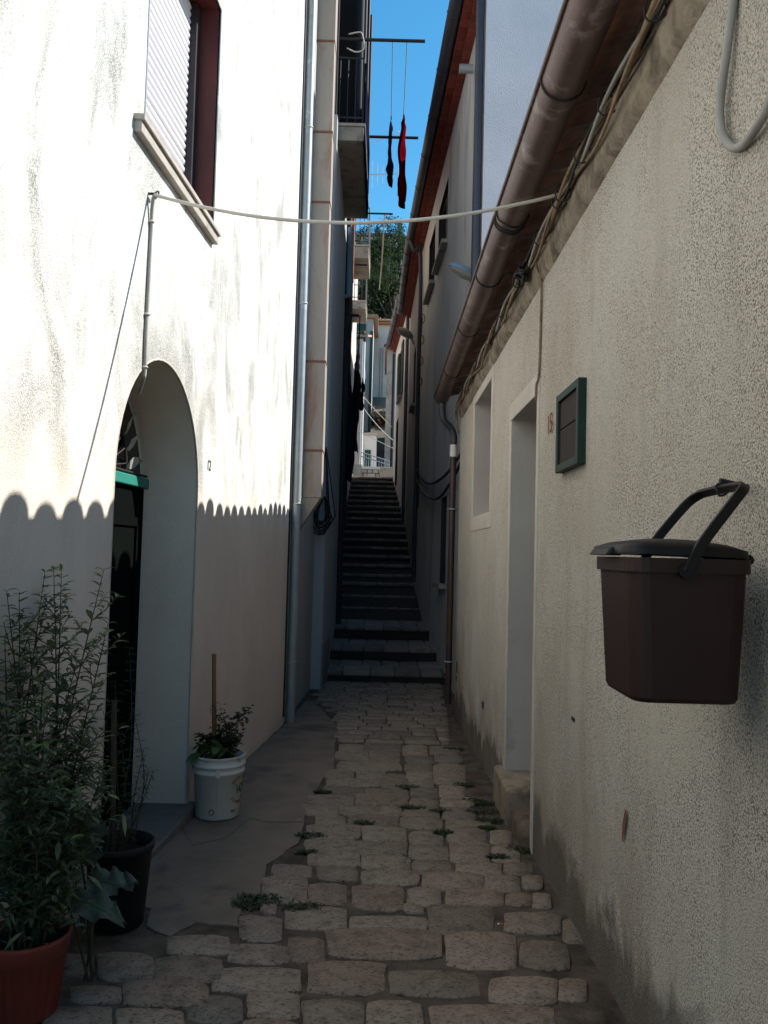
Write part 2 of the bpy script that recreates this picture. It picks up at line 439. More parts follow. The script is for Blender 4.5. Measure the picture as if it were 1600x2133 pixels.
M['glass_dark'] = pm('dark_glass', (0.02, 0.022, 0.024), (0.014, 0.015, 0.017), 3, 0.12, spec=0.5)
M['iron_pale'] = pm('painted_iron', (0.55, 0.55, 0.54), (0.45, 0.46, 0.45), 12, 0.5, metal=0.3)
M['iron'] = pm('dark_iron', (0.035, 0.032, 0.034), (0.022, 0.021, 0.023), 14, 0.6, metal=0.3)
M['iron_blue'] = pm('dark_blue_iron', (0.028, 0.031, 0.045), (0.02, 0.022, 0.03), 14, 0.6)
M['green_frame'] = pm('green_painted_frame', (0.013, 0.036, 0.029), (0.009, 0.025, 0.02), 10, 0.6, 0.2, 40, dirt=((0.04, 0.075, 0.063), 14, 0.62, 0.75))
M['brown_panel'] = pm('brown_panel', (0.024, 0.014, 0.011), (0.016, 0.010, 0.008), 3, 0.75)
M['num_red'] = pm('red_number_paint', (0.24, 0.02, 0.022), (0.19, 0.03, 0.025), 30, 0.8, dirt=((0.5, 0.46, 0.4), 55, 0.6, 0.68))
M['num_dark'] = pm('dark_number_paint', (0.06, 0.055, 0.05), None, 30, 0.8, dirt=((0.45, 0.43, 0.4), 40, 0.6, 0.7))
M['bin'] = pm('brown_bin_plastic', (0.024, 0.008, 0.0058), (0.018, 0.0065, 0.0048), 5, 0.5, 0.05, 120, spec=0.35, dirt=((0.035, 0.02, 0.016), 9, 0.6, 0.8))
M['bin_handle'] = pm('black_brown_plastic', (0.0065, 0.005, 0.0045), (0.005, 0.004, 0.004), 6, 0.5, spec=0.3)
M['terracotta'] = pm('red_plastic_pot', (0.30, 0.055, 0.034), (0.24, 0.045, 0.03), 5, 0.6, dirt=((0.15, 0.06, 0.045), 6, 0.55, 0.75))
M['black_pot'] = pm('black_pot', (0.018, 0.018, 0.018), (0.012, 0.012, 0.012), 6, 0.55)
M['soil'] = pm('soil', (0.03, 0.022, 0.016), (0.015, 0.012, 0.01), 40, 1.0, 0.9, 60)
M['bucket'] = pm('white_bucket', (0.72, 0.68, 0.62), (0.64, 0.60, 0.55), 4, 0.5, spec=0.4, dirt=((0.36, 0.30, 0.25), 7, 0.62, 0.8))
M['print_red'] = pm('red_print', (0.36, 0.085, 0.06), None, 30, 0.7)
M['print_green'] = pm('green_print', (0.05, 0.16, 0.08), None, 30, 0.7)
M['stake'] = pm('wooden_stake', (0.30, 0.155, 0.07), (0.21, 0.105, 0.05), 9, 0.8, stretch=(1, 1, 0.15))
M['stem'] = pm('plant_stem', (0.06, 0.055, 0.03), (0.04, 0.035, 0.022), 20, 0.8)

def leafmat(name, c1, c2, transl=0.35):
    m, nt, p = nodes(name)
    p.inputs['Roughness'].default_value = 0.55
    p.inputs['Specular IOR Level'].default_value = 0.3
    c = ramp(nt, noise_n(nt, pos(nt), 16, 3), [(0.3, c2), (0.7, c1)])
    nt.links.new(c, p.inputs['Base Color'])
    tr = N(nt, 'ShaderNodeBsdfTranslucent')
    nt.links.new(c, tr.inputs['Color'])
    mx = N(nt, 'ShaderNodeMixShader')
    mx.inputs[0].default_value = transl
    nt.links.new(p.outputs[0], mx.inputs[1]); nt.links.new(tr.outputs[0], mx.inputs[2])
    nt.links.new(mx.outputs[0], nt.nodes['Material Output'].inputs['Surface'])
    return m
M['leaf'] = leafmat('shrub_leaf', (0.17, 0.205, 0.115), (0.10, 0.13, 0.07))
M['leaf_young'] = leafmat('young_leaf', (0.17, 0.24, 0.08), (0.12, 0.17, 0.06))
M['leaf_thin'] = leafmat('thin_leaf', (0.07, 0.085, 0.04), (0.05, 0.06, 0.03))
M['leaf_broad'] = leafmat('broad_leaf', (0.12, 0.14, 0.10), (0.08, 0.10, 0.07), 0.2)
M['leaf_basil'] = leafmat('basil_leaf', (0.095, 0.16, 0.05), (0.06, 0.105, 0.035), 0.25)
M['weed'] = leafmat('weed_leaf', (0.055, 0.08, 0.03), (0.028, 0.042, 0.018), 0.2)
M['tree_leaf'] = leafmat('tree_leaf', (0.06, 0.098, 0.04), (0.03, 0.055, 0.024), 0.25)
M['bark'] = pm('bark', (0.09, 0.07, 0.05), (0.05, 0.04, 0.03), 6, 0.95, 0.8, 12)
M['cloth_navy'] = pm('navy_cloth', (0.012, 0.013, 0.03), (0.009, 0.01, 0.02), 12, 1.0, spec=0.0)
M['cloth_red'] = pm('dark_red_cloth', (0.13, 0.003, 0.009), (0.09, 0.0022, 0.0065), 9, 1.0, spec=0.0)
M['cloth_black'] = pm('black_cloth', (0.012, 0.012, 0.014), (0.008, 0.008, 0.009), 9, 0.95)
M['cloth_grey'] = pm('grey_cloth', (0.19, 0.18, 0.17), (0.14, 0.13, 0.125), 9, 0.95)
M['balcony'] = pm('balcony_concrete', (0.36, 0.33, 0.28), (0.26, 0.24, 0.20), 4, 0.9, 0.5, 30, dirt=((0.12, 0.11, 0.09), 3, 0.52, 0.7))
M['lamp_blue'] = pm('lamp_blue_shell', (0.22, 0.34, 0.46), (0.18, 0.29, 0.4), 4, 0.45)
M['lamp_grey'] = pm('lamp_grey_shell', (0.40, 0.40, 0.38), (0.32, 0.32, 0.31), 4, 0.5)
M['lamp_lens'] = pm('lamp_lens', (0.42, 0.44, 0.42), (0.36, 0.38, 0.36), 4, 0.25, spec=0.5)
M['green_shutter'] = pm('green_shutter', (0.02, 0.06, 0.045), (0.015, 0.045, 0.033), 8, 0.6)
M['rail_blue'] = pm('grey_blue_rail', (0.28, 0.33, 0.37), (0.22, 0.27, 0.3), 8, 0.5)
M['rubble'] = pm('pale_rubble', (0.55, 0.52, 0.46), (0.42, 0.39, 0.34), 5, 0.9, 0.6, 20, rnd=0.2)
M['aerial'] = pm('aluminium', (0.55, 0.56, 0.57), (0.45, 0.46, 0.47), 9, 0.4, metal=0.6)
M['white_paint'] = pm('white_paint', (0.75, 0.75, 0.72), (0.65, 0.65, 0.62), 6, 0.6)
M['orange'] = pm('orange_paper', (0.55, 0.12, 0.03), None, 30, 0.8)
M['ivy'] = leafmat('ivy_leaf', (0.03, 0.05, 0.022), (0.018, 0.03, 0.014), 0.15)
M['flower'] = pm('red_flower', (0.35, 0.07, 0.05), (0.25, 0.05, 0.035), 9, 0.8)

# ================================================================ the setting
prof = [(-300, 0.1), (-3, 0.1), (0, 0.08), (11.3, gz(11.3) - 0.12), (11.6, -0.8), (28.6, 3.5), (28.9, 4.02), (35, 4.1), (44, 8.0), (56, 16.0), (92, 33.0), (130, 36.0), (400, 36.0)]
g = MB()
xs = [-400, -60, -20, -6, -2, 2, 6, 20, 60, 400]
rows = []
for a, b in zip(prof, prof[1:]):
    rows += [(a[0] + (b[0] - a[0]) * k / 3, a[1] + (b[1] - a[1]) * k / 3) for k in range(3)]
rows.append(prof[-1])
g.add([(x, Y, z) for Y, z in rows for x in xs],
      [(r * len(xs) + c, r * len(xs) + c + 1, (r + 1) * len(xs) + c + 1, (r + 1) * len(xs) + c) for r in range(len(rows) - 1) for c in range(len(xs) - 1)])
structure(g.build('ground', M['ground']))

# lane bed: mortar between the stones
g = MB()
nx, ny = 46, 260
def bed(x, Y):
    return gz(Y) - 0.011 + 0.007 * mnoise.noise((x * 5, Y * 5, 0)) + 0.006 * mnoise.noise((x * 17, Y * 17, 3))
g.add([(-1.35 + 2.35 * i / nx, -1.5 + 13.15 * j / ny, bed(-1.35 + 2.35 * i / nx, -1.5 + 13.15 * j / ny)) for j in range(ny + 1) for i in range(nx + 1)],
      [(j * (nx + 1) + i, j * (nx + 1) + i + 1, (j + 1) * (nx + 1) + i + 1, (j + 1) * (nx + 1) + i) for j in range(ny) for i in range(nx)], True)
lane = structure(g.build('lane', M['mortar']))

def stone(parent, corners, top, name='paving_stone', mat='stone', n=14, jit=0.05, thick=0.06, dome=0.003, k=11.0):
    """corners: four (x, Y) points; top(x, Y) -> z"""
    a, b, c, d = [Vector((p[0], p[1])) for p in corners]
    sd = random.random() * 100
    def P(u, v):
        u, v = (u + 1) / 2, (v + 1) / 2
        return a * (1 - u) * (1 - v) + b * u * (1 - v) + c * u * v + d * (1 - u) * v
    ring0, ring1, ring2 = [], [], []
    lift = random.uniform(-0.004, 0.004)
    tx, ty = random.uniform(-0.02, 0.02), random.uniform(-0.02, 0.02)
    ctr = P(0, 0)
    for i in range(n):
        t = 2 * math.pi * (i + 0.5) / n
        cs, sn = math.cos(t), math.sin(t)
        r = (abs(cs) ** k + abs(sn) ** k) ** (-1 / k)
        r *= 1.01 + jit * (mnoise.noise((cs * 1.7 + sd, sn * 1.7, sd)) * 1.3 + mnoise.noise((cs * 4.5 + sd, sn * 4.5, sd + 9)) * 1.3)
        for ring, s, dz in ((ring0, 1.0, -thick), (ring1, 0.985, -0.007), (ring2, 0.935, 0.0)):
            q = P(cs * r * s, sn * r * s)
            ring.append(Vector((q.x, q.y, top(q.x, q.y) + dz + lift + (q.x - ctr.x) * tx + (q.y - ctr.y) * ty)))
    m = MB()
    m.add(ring0 + ring1, [(i, (i + 1) % n, n + (i + 1) % n, n + i) for i in range(n)], True)
    b0 = len(m.v)
    m.add(ring1 + ring2 + [Vector((ctr.x, ctr.y, top(ctr.x, ctr.y) + dome + lift))],
          [(i, (i + 1) % n, n + (i + 1) % n, n + i) for i in range(n)] + [(n + i, n + (i + 1) % n, 2 * n) for i in range(n)], True)
    return m.build(name, M[mat], parent, recalc=False)

def gtop(x, Y): return gz(Y)
def px_stone(x0, x1, y0, y1, s=0.0):
    """stone given by its outline in the photograph, laid on the sloping lane"""
    if x1 - x0 < 4: return
    x0, x1, y0, y1 = x0 - 2.4, x1 + 2.4, y0 - 1.6, y1 + 1.6
    q = [at_ground(x0, y1 + random.uniform(-2, 2)), at_ground(x1, y1 + s + random.uniform(-2, 2)), at_ground(x1, y0 + s + random.uniform(-2, 2)), at_ground(x0, y0 + random.uniform(-2, 2))]
    stone(lane, [(p.x, p.y) for p in q], gtop)

A = [  # x0 x1 y0 y1 in an enlargement of the photograph (origin 500,1650, scale 2.2857)
 (330,540,15,58),(555,795,15,64),(812,942,28,74),(958,1085,30,66),(290,465,60,103),(475,660,62,103),(670,765,66,105),(780,948,78,115),(970,1120,68,122),
 (360,498,105,152),(520,755,105,158),(765,960,116,172),(985,1190,124,167),(318,568,152,216),(585,790,165,226),(810,965,178,242),(985,1165,168,236),
 (310,545,219,272),(558,795,226,294),(808,988,246,312),(1003,1185,238,327),(328,568,276,346),(582,812,298,362),(825,1005,315,378),(1030,1245,331,388),
 (155,338,340,394),(370,558,350,414),(580,850,366,438),(872,1160,383,456),(1170,1330,390,458),(110,318,397,518),(328,505,424,522),(538,772,440,550),(798,957,450,527),(983,1252,452,532),(1268,1388,478,532),
 (782,872,530,562),(100,170,525,572),(218,506,546,638),(525,885,582,660),(900,1200,540,667),(1262,1530,572,664),(0,198,588,700),
 (418,962,648,788),(985,1312,664,832),(235,402,682,800),(-60,232,714,806),(-130,290,826,946),(330,688,802,946),(720,1142,840,962),(1190,1505,880,1000),
 (1200,1330,255,325),(1195,1290,175,238),(1262,1390,332,384),(1395,1480,482,545),(1540,1650,600,700),(1335,1560,705,835),(1520,1650,885,985),(1345,1440,398,455),
 (40,280,950,1068),(300,590,980,1104),(608,868,992,1110),(905,1500,1004,1130),
 (-250,15,960,1090),(20,280,1085,1200),(300,640,1120,1240),(660,1010,1130,1250),(1030,1500,1146,1250)]
for a in A: px_stone(500 + a[0] / 2.2857, 500 + a[1] / 2.2857, 1650 + a[2] / 2.2857, 1650 + a[3] / 2.2857, 3)
B = [  # origin 0,1150 scale 2.17: near left
 (762,1040,1730,1815),(700,1003,1822,1932),(440,690,1815,1930),(560,940,1936,2046),(320,545,1950,2022),(262,425,1812,1900),(530,830,2056,2150),(190,500,2048,2150)]
for a in B: px_stone(a[0] / 2.17, a[1] / 2.17, 1150 + a[2] / 2.17, 1150 + a[3] / 2.17, 2)
C = [  # origin 560,1180 scale 2.857: farther up
 (250,508,1358,1412),(520,828,1350,1422),(850,1005,1378,1432),(1030,1215,1372,1425),(330,568,1300,1356),(580,826,1318,1346),(850,1000,1312,1372),(1020,1165,1300,1366),
 (345,662,1256,1305),(672,832,1228,1316),(836,976,1264,1308),(985,1165,1172,1294),(335,502,1204,1252),(524,686,1212,1252),(824,970,1220,1262),
 (412,778,1150,1214),(814,966,1172,1218),(400,590,1094,1148),(605,776,1098,1146),(814,976,1128,1168),(990,1150,1118,1166),
 (420,560,1058,1092),(575,780,1052,1094),(800,940,1062,1122),(960,1130,1066,1112)]
for a in C: px_stone(560 + a[0] / 2.857, 560 + a[1] / 2.857, 1180 + a[2] / 2.857, 1180 + a[3] / 2.857, 1.5)
# from there the courses go on to the foot of the steps
Y = at_ground(820, 1180 + 1048 / 2.857).y
rowi = 0
while Y < 11.5:
    d = random.uniform(0.17, 0.24)
    left = interp([(6.5, -0.42), (8.0, -0.48), (8.9, -0.62), (9.4, -0.86), (12, -0.82)], Y)
    right = interp([(6.5, 0.58), (7.5, 0.66), (9, 0.76), (12, 0.9)], Y)
    x = left + random.uniform(0, 0.12)
    while x < right - 0.06:
        w = min(random.uniform(0.2, 0.36), right - x)
        if w > 0.07:
            stone(lane, [(x + 0.007, Y), (x + w - 0.007, Y + random.uniform(-0.012, 0.012)), (x + w - 0.007, Y + d - 0.012), (x + 0.007, Y + d - 0.012)], gtop, jit=0.035)
        x += w
    Y += d

# concrete apron along the left house, its broken edge against the stones
edge = [(1010, 0), (640, 0)]
ap = [(392, 1694), (480, 1610), (585, 1516), (606, 1497), (640, 1455), (668, 1474), (705, 1515), (698, 1548), (694, 1600), (672, 1622), (640, 1680), (632, 1715), (622, 1752), (556, 1800), (538, 1868), (505, 1880), (488, 1928), (410, 1920), (352, 1948), (300, 1925), (318, 1890), (250, 1880), (150, 1895), (190, 1800), (300, 1765)]
pts = []
for (x0, y0), (x1, y1) in zip(ap, ap[1:] + ap[:1]):
    for k in range(5):
        t = k / 5
        q = at_ground(x0 + (x1 - x0) * t, y0 + (y1 - y0) * t)
        j = 0.018 if 6 <= ap.index((x0, y0)) <= 20 else 0.0
        pts.append((q.x + j * mnoise.noise((q.x * 14, q.y * 14, 1)), q.y + j * mnoise.noise((q.x * 14, q.y * 14, 5))))
m = MB()
m.poly_holes([pts], lambda a, b: Vector((a, b, gz(b) - 0.003)))
m.strip([Vector((a, b, gz(b) - 0.03)) for a, b in pts], [Vector((a, b, gz(b) - 0.003)) for a, b in pts])
structure(m.build('concrete_apron', M['concrete']))
# a second, thinner pour lies cracked over the first near the white bucket
ck = [(395, 1702), (520, 1668), (600, 1640), (640, 1690), (628, 1712), (560, 1712), (520, 1704), (470, 1745), (400, 1760), (380, 1725)]
pts = []
for (x0, y0), (x1, y1) in zip(ck, ck[1:] + ck[:1]):
    for k in range(4):
        q = at_ground(x0 + (x1 - x0) * k / 4, y0 + (y1 - y0) * k / 4)
        pts.append((q.x + 0.012 * mnoise.noise((q.x * 20, q.y * 20, 1)), q.y + 0.012 * mnoise.noise((q.x * 20, q.y * 20, 5))))
m = MB()
m.poly_holes([pts], lambda a, b: Vector((a, b, gz(b) + 0.001)))
m.strip([Vector((a, b, gz(b) - 0.01)) for a, b in pts], [Vector((a, b, gz(b) + 0.001)) for a, b in pts])
structure(m.build('concrete_patch', M['concrete']))

# ---------------------------------------------------------------- the steps
RW = [(9.1, 1.03), (17.5, 0.68), (22.5, 0.60), (28.6, 0.28), (34, 0.1)]       # right-hand houses
LW = [(10.7, -0.76), (14.5, -0.80), (18.5, -1.03), (23, -1.15), (29, -1.16)]             # left-hand houses
ST = [(11.6, -0.185), (12.79, 0.01), (13.99, 0.233), (15.96, 0.42), (16.68, 0.617), (17.4, 0.845)] + [(17.4 + 0.694 * j, 0.80 + 0.2085 * j) for j in range(1, 17)]
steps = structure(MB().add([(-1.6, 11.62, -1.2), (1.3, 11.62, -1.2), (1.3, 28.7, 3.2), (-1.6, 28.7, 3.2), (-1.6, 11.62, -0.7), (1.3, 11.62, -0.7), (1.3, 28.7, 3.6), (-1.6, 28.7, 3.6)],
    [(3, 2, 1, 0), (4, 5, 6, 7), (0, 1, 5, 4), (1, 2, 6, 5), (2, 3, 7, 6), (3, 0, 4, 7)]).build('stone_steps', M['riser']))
for i, (Y0, z) in enumerate(ST):
    Y1 = ST[i + 1][0] if i + 1 < len(ST) else Y0 + 0.7
    xl, xr = interp(LW, Y0) - 0.12, interp(RW, Y0) + 0.12
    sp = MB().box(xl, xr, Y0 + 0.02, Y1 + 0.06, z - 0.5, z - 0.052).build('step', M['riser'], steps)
    nrow = 2 if i < 3 else (3 if i == 3 and Y1 - Y0 > 1.5 else 1)
    for r in range(nrow):
        ya, yb = Y0 + (Y1 - Y0 + 0.03) * r / nrow, Y0 + (Y1 - Y0 + 0.03) * (r + 1) / nrow
        x = xl
        while x < xr - 0.05:
            w = min(random.uniform(0.26, 0.40), xr - x)
            j_ = [random.uniform(-0.014, 0.014) for _ in range(2)]
            h_ = [z + random.uniform(-0.010, 0.004) for _ in range(4)]
            if x + w > xr - 0.08: w = xr - x
            MB().hexa([(x + 0.004, ya + j_[0], z - 0.07), (x + w - 0.004, ya + j_[1], z - 0.07), (x + w - 0.004, yb - 0.006, z - 0.07), (x + 0.004, yb - 0.006, z - 0.07),
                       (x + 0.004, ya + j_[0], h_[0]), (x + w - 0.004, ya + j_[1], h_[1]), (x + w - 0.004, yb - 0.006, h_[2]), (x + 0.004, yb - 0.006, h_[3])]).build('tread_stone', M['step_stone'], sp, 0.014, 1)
            x += w

# ================================================================ left house: white plaster, sunlit
lh = thing('plastered_house', 'white plastered house in full sun with arched doorway and roller shutter', 'house', PL(4.1, gz(4.1)))
AC, AR, ASP = 4.10, 0.64, 1.79                  # arch centre, radius, springing height
def arch_loop(zb, r=AR, n=28):
    return [(AC - r, zb), (AC + r, zb)] + [(AC + r * math.cos(math.pi * k / n), ASP + r * math.sin(math.pi * k / n)) for k in range(n + 1)]
arch = arch_loop(-0.3)
win = [(3.645, 3.405), (4.845, 3.405), (4.845, 4.79), (3.645, 4.79)]
m = MB()
outer = [(-1.2, -0.7), (7.98, -0.7), (7.98, 8.4), (-1.2, 8.4)]
m.poly_holes([outer, arch, win], lambda a, b: PL(a, b))
bk = lambda a, b: Vector((-5.5, a, b))
m.strip([PL(a, b) for a, b in outer], [bk(a, b) for a, b in outer])
m.build('wall', M['plaster'], lh, recalc=False)
m = MB()
m.strip([PL(a, b) for a, b in arch[2:] + arch[:0]], [PL(a, b, -0.34) for a, b in arch[2:]], closed=False, sm=True)
m.add([PL(AC + AR, -0.3), PL(AC + AR, ASP), PL(AC + AR, ASP, -0.34), PL(AC + AR, -0.3, -0.34), PL(AC - AR, -0.3), PL(AC - AR, ASP), PL(AC - AR, ASP, -0.34), PL(AC - AR, -0.3, -0.34)], [(0, 1, 2, 3), (4, 5, 6, 7)])
m.build('arch_reveal', M['reveal'], lh)
# pale rounded arris round the arch
m = MB()
m.tube([PL(a, b, -0.004) for a, b in [(AC + AR, -0.05)] + arch[2:] + [(AC - AR, -0.05)]], 0.007, 6)
m.build('arch_edge', M['surround'], lh)
m = MB().lbox(3.40, 4.80, -0.12, 0.035, -0.30, 0.055)
m.build('threshold', M['slab'], lh, 0.008)
# door, transom, fanlight
door = MB().lbox(AC - AR + 0.005, AC + AR - 0.005, -0.02, 1.829, -0.345, -0.315).build('door', M['door_dark'], lh)
for k in range(2):
    for z0, z1 in ((0.12, 0.8), (0.9, 1.66)):
        y0 = AC - 0.56 + k * 0.60
        m = MB()
        for a, b, c, d in ((y0, y0 + 0.52, z0, z0 + 0.05), (y0, y0 + 0.52, z1 - 0.05, z1), (y0, y0 + 0.05, z0 + 0.051, z1 - 0.051), (y0 + 0.47, y0 + 0.52, z0 + 0.051, z1 - 0.051)):
            m.lbox(a, b, c, d, -0.314, -0.302)
        m.build('door_moulding', M['door_dark'], door)
MB().tube([PL(4.02, 1.0, -0.313), PL(4.02, 1.0, -0.27), PL(3.95, 1.0, -0.265)], 0.009).build('door_handle', M['iron'], door)
MB().lbox(AC - AR + 0.004, AC + AR - 0.004, 1.83, 1.888, -0.34, -0.285).build('transom', M['teal'], lh, 0.006)
fan = MB()
lp = arch_loop(1.897, AR - 0.003)
lp = [(a, max(b, 1.897)) for a, b in lp]
fan.poly_holes([lp[2:]], lambda a, b: PL(a, b, -0.335))
fl = fan.build('fanlight', M['glass_dark'], lh)
m = MB()
m.tube([PL(AC + 0.30 * math.cos(t), 1.90 + 0.30 * math.sin(t), -0.30) for t in [math.pi * k / 24 for k in range(25)]], 0.008, 6)
m.tube([PL(AC + 0.13 * math.cos(t), 1.90 + 0.13 * math.sin(t), -0.30) for t in [math.pi * k / 16 for k in range(17)]], 0.007, 6)
m.tube([PL(AC - AR + 0.01, 1.902, -0.30), PL(AC + AR - 0.01, 1.902, -0.30)], 0.007, 6)
m.build('grille_ring', M['iron'], fl)
for k in range(11):
    t = math.pi * (k + 0.5) / 11
    d = Vector((math.cos(t), math.sin(t))); e = Vector((-d.y, d.x))
    m = MB()
    pr = []
    for r, w in ((0.30, 0.012), (0.35, 0.034), (0.42, 0.030), (0.50, 0.002)):
        pr.append((d * r + e * w, d * r - e * w))
    tw = 0.02
    va = [PL(AC + p.x, 1.90 + p.y, -0.295 + tw) for p, q in pr] + [PL(AC + q.x, 1.90 + q.y, -0.295 - tw * 0.2) for p, q in pr]
    vb = [v + Vector((-0.004, 0, 0)) for v in va]
    n4 = len(pr)
    f = [(i, i + 1, n4 + i + 1, n4 + i) for i in range(n4 - 1)]
    m.add(va, f); m.add(vb, f)
    m.build('grille_petal', M['iron_pale'], fl)
    m = MB().tube([PL(AC + d.x * 0.14, 1.9 + d.y * 0.14, -0.30), PL(AC + d.x * 0.30, 1.9 + d.y * 0.30, -0.30)], 0.005, 5)
    m.build('grille_spoke', M['iron'], fl)
# window
wn_ = MB()
wn_.strip([PL(a, b, -0.002) for a, b in win], [PL(a, b, -0.20) for a, b in win])
wn_ = wn_.build('window_reveal', M['frame_red'], lh)
m = MB()
for a, b, c, d in ((3.632, 3.645, 3.405, 4.803), (4.845, 4.858, 3.405, 4.803), (3.645, 4.845, 4.79, 4.803)):
    m.lbox(a, b, c, d, -0.01, 0.004)
m.build('window_edging', M['galv'], wn_)
for a_, b_ in ((4.778, 4.843), (3.647, 3.68)):
    MB().lbox(a_, b_, 3.41, 4.785, -0.185, -0.125).build('shutter_guide', M['frame_dark'], wn_)
sh = MB().lbox(3.67, 4.79, 3.41, 4.787, -0.198, -0.172).build('roller_shutter', M['slat_gap'], lh)
sl = None
for k in range(30):
    z0 = 3.412 + k * 0.0455
    o0 = -0.171
    if sl is None:
        q = MB()
        n = 6
        arc = [(z0 + 0.0425 * i / n, o0 + 0.011 * math.sin(math.pi * i / n)) for i in range(n + 1)]
        q.add([PL(3.675, z, o) for z, o in arc] + [PL(4.785, z, o) for z, o in arc], [(i, i + 1, n + 2 + i, n + 1 + i) for i in range(n)], True)
        sl = q.build('shutter_slat', M['slat'], sh)
    else:
        c = sl.copy(); col.objects.link(c)
        c.location = (0, 0, k * 0.0455 + (0.004 if k >= 9 else 0)); c.parent = sh
m = MB()
q = [(3.575, 0.062), (4.985, 0.062)]
m.lbox(3.505, 4.85, 3.376, 3.4045, -0.17, 0.050)
m.lbox(3.512, 4.843, 3.325, 3.3755, -0.05, 0.036)
m.build('window_sill', M['sill'], lh, 0.004)

def text_mesh(name, body, size, mat, parent, mtx, extrude=0.001):
    cu = bpy.data.curves.new(name, 'FONT')
    cu.body, cu.size, cu.extrude = body, size, extrude
    cu.align_x = 'CENTER'; cu.align_y = 'CENTER'
    tmp = bpy.data.objects.new('tmp', cu)
    col.objects.link(tmp)
    dg = bpy.context.evaluated_depsgraph_get()
    me = bpy.data.meshes.new_from_object(tmp.evaluated_get(dg))
    bpy.data.objects.remove(tmp)
    me.transform(mtx)
    me.transform(Matrix.Translation(-root_origin(parent)))
    me.materials.clear(); me.materials.append(M[mat])
    o = bpy.data.objects.new(name, me)
    col.objects.link(o); o.parent = parent
    return o
def face_mtx(p, right, up):
    r = Vector(right).normalized(); u = Vector(up).normalized(); n = r.cross(u)
    mm = Matrix(((r.x, u.x, n.x, p[0]), (r.y, u.y, n.y, p[1]), (r.z, u.z, n.z, p[2]), (0, 0, 0, 1)))
    return mm
p = at_L(436, 970, 0.004)
text_mesh('house_number', '12', 0.092, 'num_dark', lh, face_mtx(p, (0.052, 1, 0), (0, 0, 1)))
# thin cable and corner bead at the far corner
MB().tube([PL(7.9, -0.1, 0.008), PL(7.9, 8.3, 0.008)], 0.010, 6).build('corner_wire', M['wire_dark'], lh)
MB().box(-5.6, -0.86, -1.3, 8.02, 8.4, 8.55).build('roof', M['roof_tile'], lh)

# ================================================================ right house: roughcast, low eaves
rh = thing('roughcast_house', 'low grey roughcast house with brown gutter, clay eaves and deep doorway', 'house', PR(4.7, gz(4.7)))
dr = [(4.287, -0.45), (5.15, -0.45), (5.15, 2.357), (4.287, 2.357)]
rw = [(6.17, 1.83), (7.32, 1.83), (7.32, 2.85), (6.17, 2.85)]
outer = [(-0.9, -0.9), (8.72, -0.9), (8.72, 3.2), (-0.9, 3.2)]
m = MB()
def PRw(Y, z):                                   # the old wall is not flat
    return PR(Y, z, 0.010 * mnoise.noise((Y * 0.9, z * 0.9, 2.0)))
m.poly_holes([outer, dr, rw], PR)
m.strip([PR(a, b) for a, b in outer], [Vector((4.9, a, b)) for a, b in outer])
wall_r = m.build('wall', M['roughcast'], rh, recalc=False)
m = MB()
ep = [(1.045, 8.70), (4.9, 8.70), (4.9, 10.72), (1.045, 9.14)]
m.strip([Vector((x, y, -0.9)) for x, y in ep], [Vector((x, y, 3.24)) for x, y in ep]).add([Vector((x, y, 3.24)) for x, y in ep], [(0, 1, 2, 3)])
m.build('end_gap_filler', M['dark_wall'], rh)  # unseen filler, added to stop sunlight leaking past the tall house
def reveal(loop, depth, mat, parent, name):
    mm = MB()
    mm.strip([PR(a, b, -0.001) for a, b in loop], [PR(a, b, -depth) for a, b in loop])
    return mm.build(name, mat, parent)
rv = reveal(dr, 0.36, M['reveal_r'], rh, 'door_reveal')
MB().rbox(4.29, 5.147, -0.2, 2.355, -0.36, -0.31).build('door', M['frame_dark'], rh)
rv2 = reveal(rw, 0.30, M['reveal_r'], rh, 'window_reveal')
wf = MB()
for a, b, c, d in ((6.172, 6.23, 1.832, 2.848), (7.26, 7.318, 1.832, 2.848), (6.231, 7.259, 1.832, 1.89), (6.231, 7.259, 2.79, 2.848), (6.72, 6.77, 1.891, 2.789)):
    wf.rbox(a, b, c, d, -0.30, -0.26)
wf = wf.build('window_frame', M['frame_dark'], rh)
MB().rbox(6.20, 7.29, 1.86, 2.82, -0.30, -0.285).build('window_pane', M['glass_dark'], wf)
m = MB()
for a, b, c, d in ((4.225, 4.2865, -0.02, 2.357), (5.1505, 5.235, -0.06, 2.357), (4.225, 5.235, 2.3575, 2.468)):
    m.rbox(a, b, c, d, -0.02, 0.007)
m.build('door_surround', M['surround'], rh, 0.006)
m = MB()
for a, b, c, d in ((6.065, 6.1695, 1.83, 2.85), (7.3205, 7.45, 1.83, 2.85), (6.065, 7.45, 2.8505, 2.935), (6.065, 7.45, 1.705, 1.8295)):
    m.rbox(a, b, c, d, -0.02, 0.006)
m.build('window_surround', M['surround'], rh, 0.006)
m = MB()
for a, b, c, d, e, f in ((4.72, 5.28, -0.35, 0.165, -0.33, 0.06),):
    m.rbox(a, b, c, d, e, f)
m.build('door_step', M['threshold'], rh, 0.022, 3)
MB().rbox(4.27, 4.71, -0.35, 0.09, -0.33, 0.045).build('lower_step', M['threshold_dark'], rh, 0.05, 4)
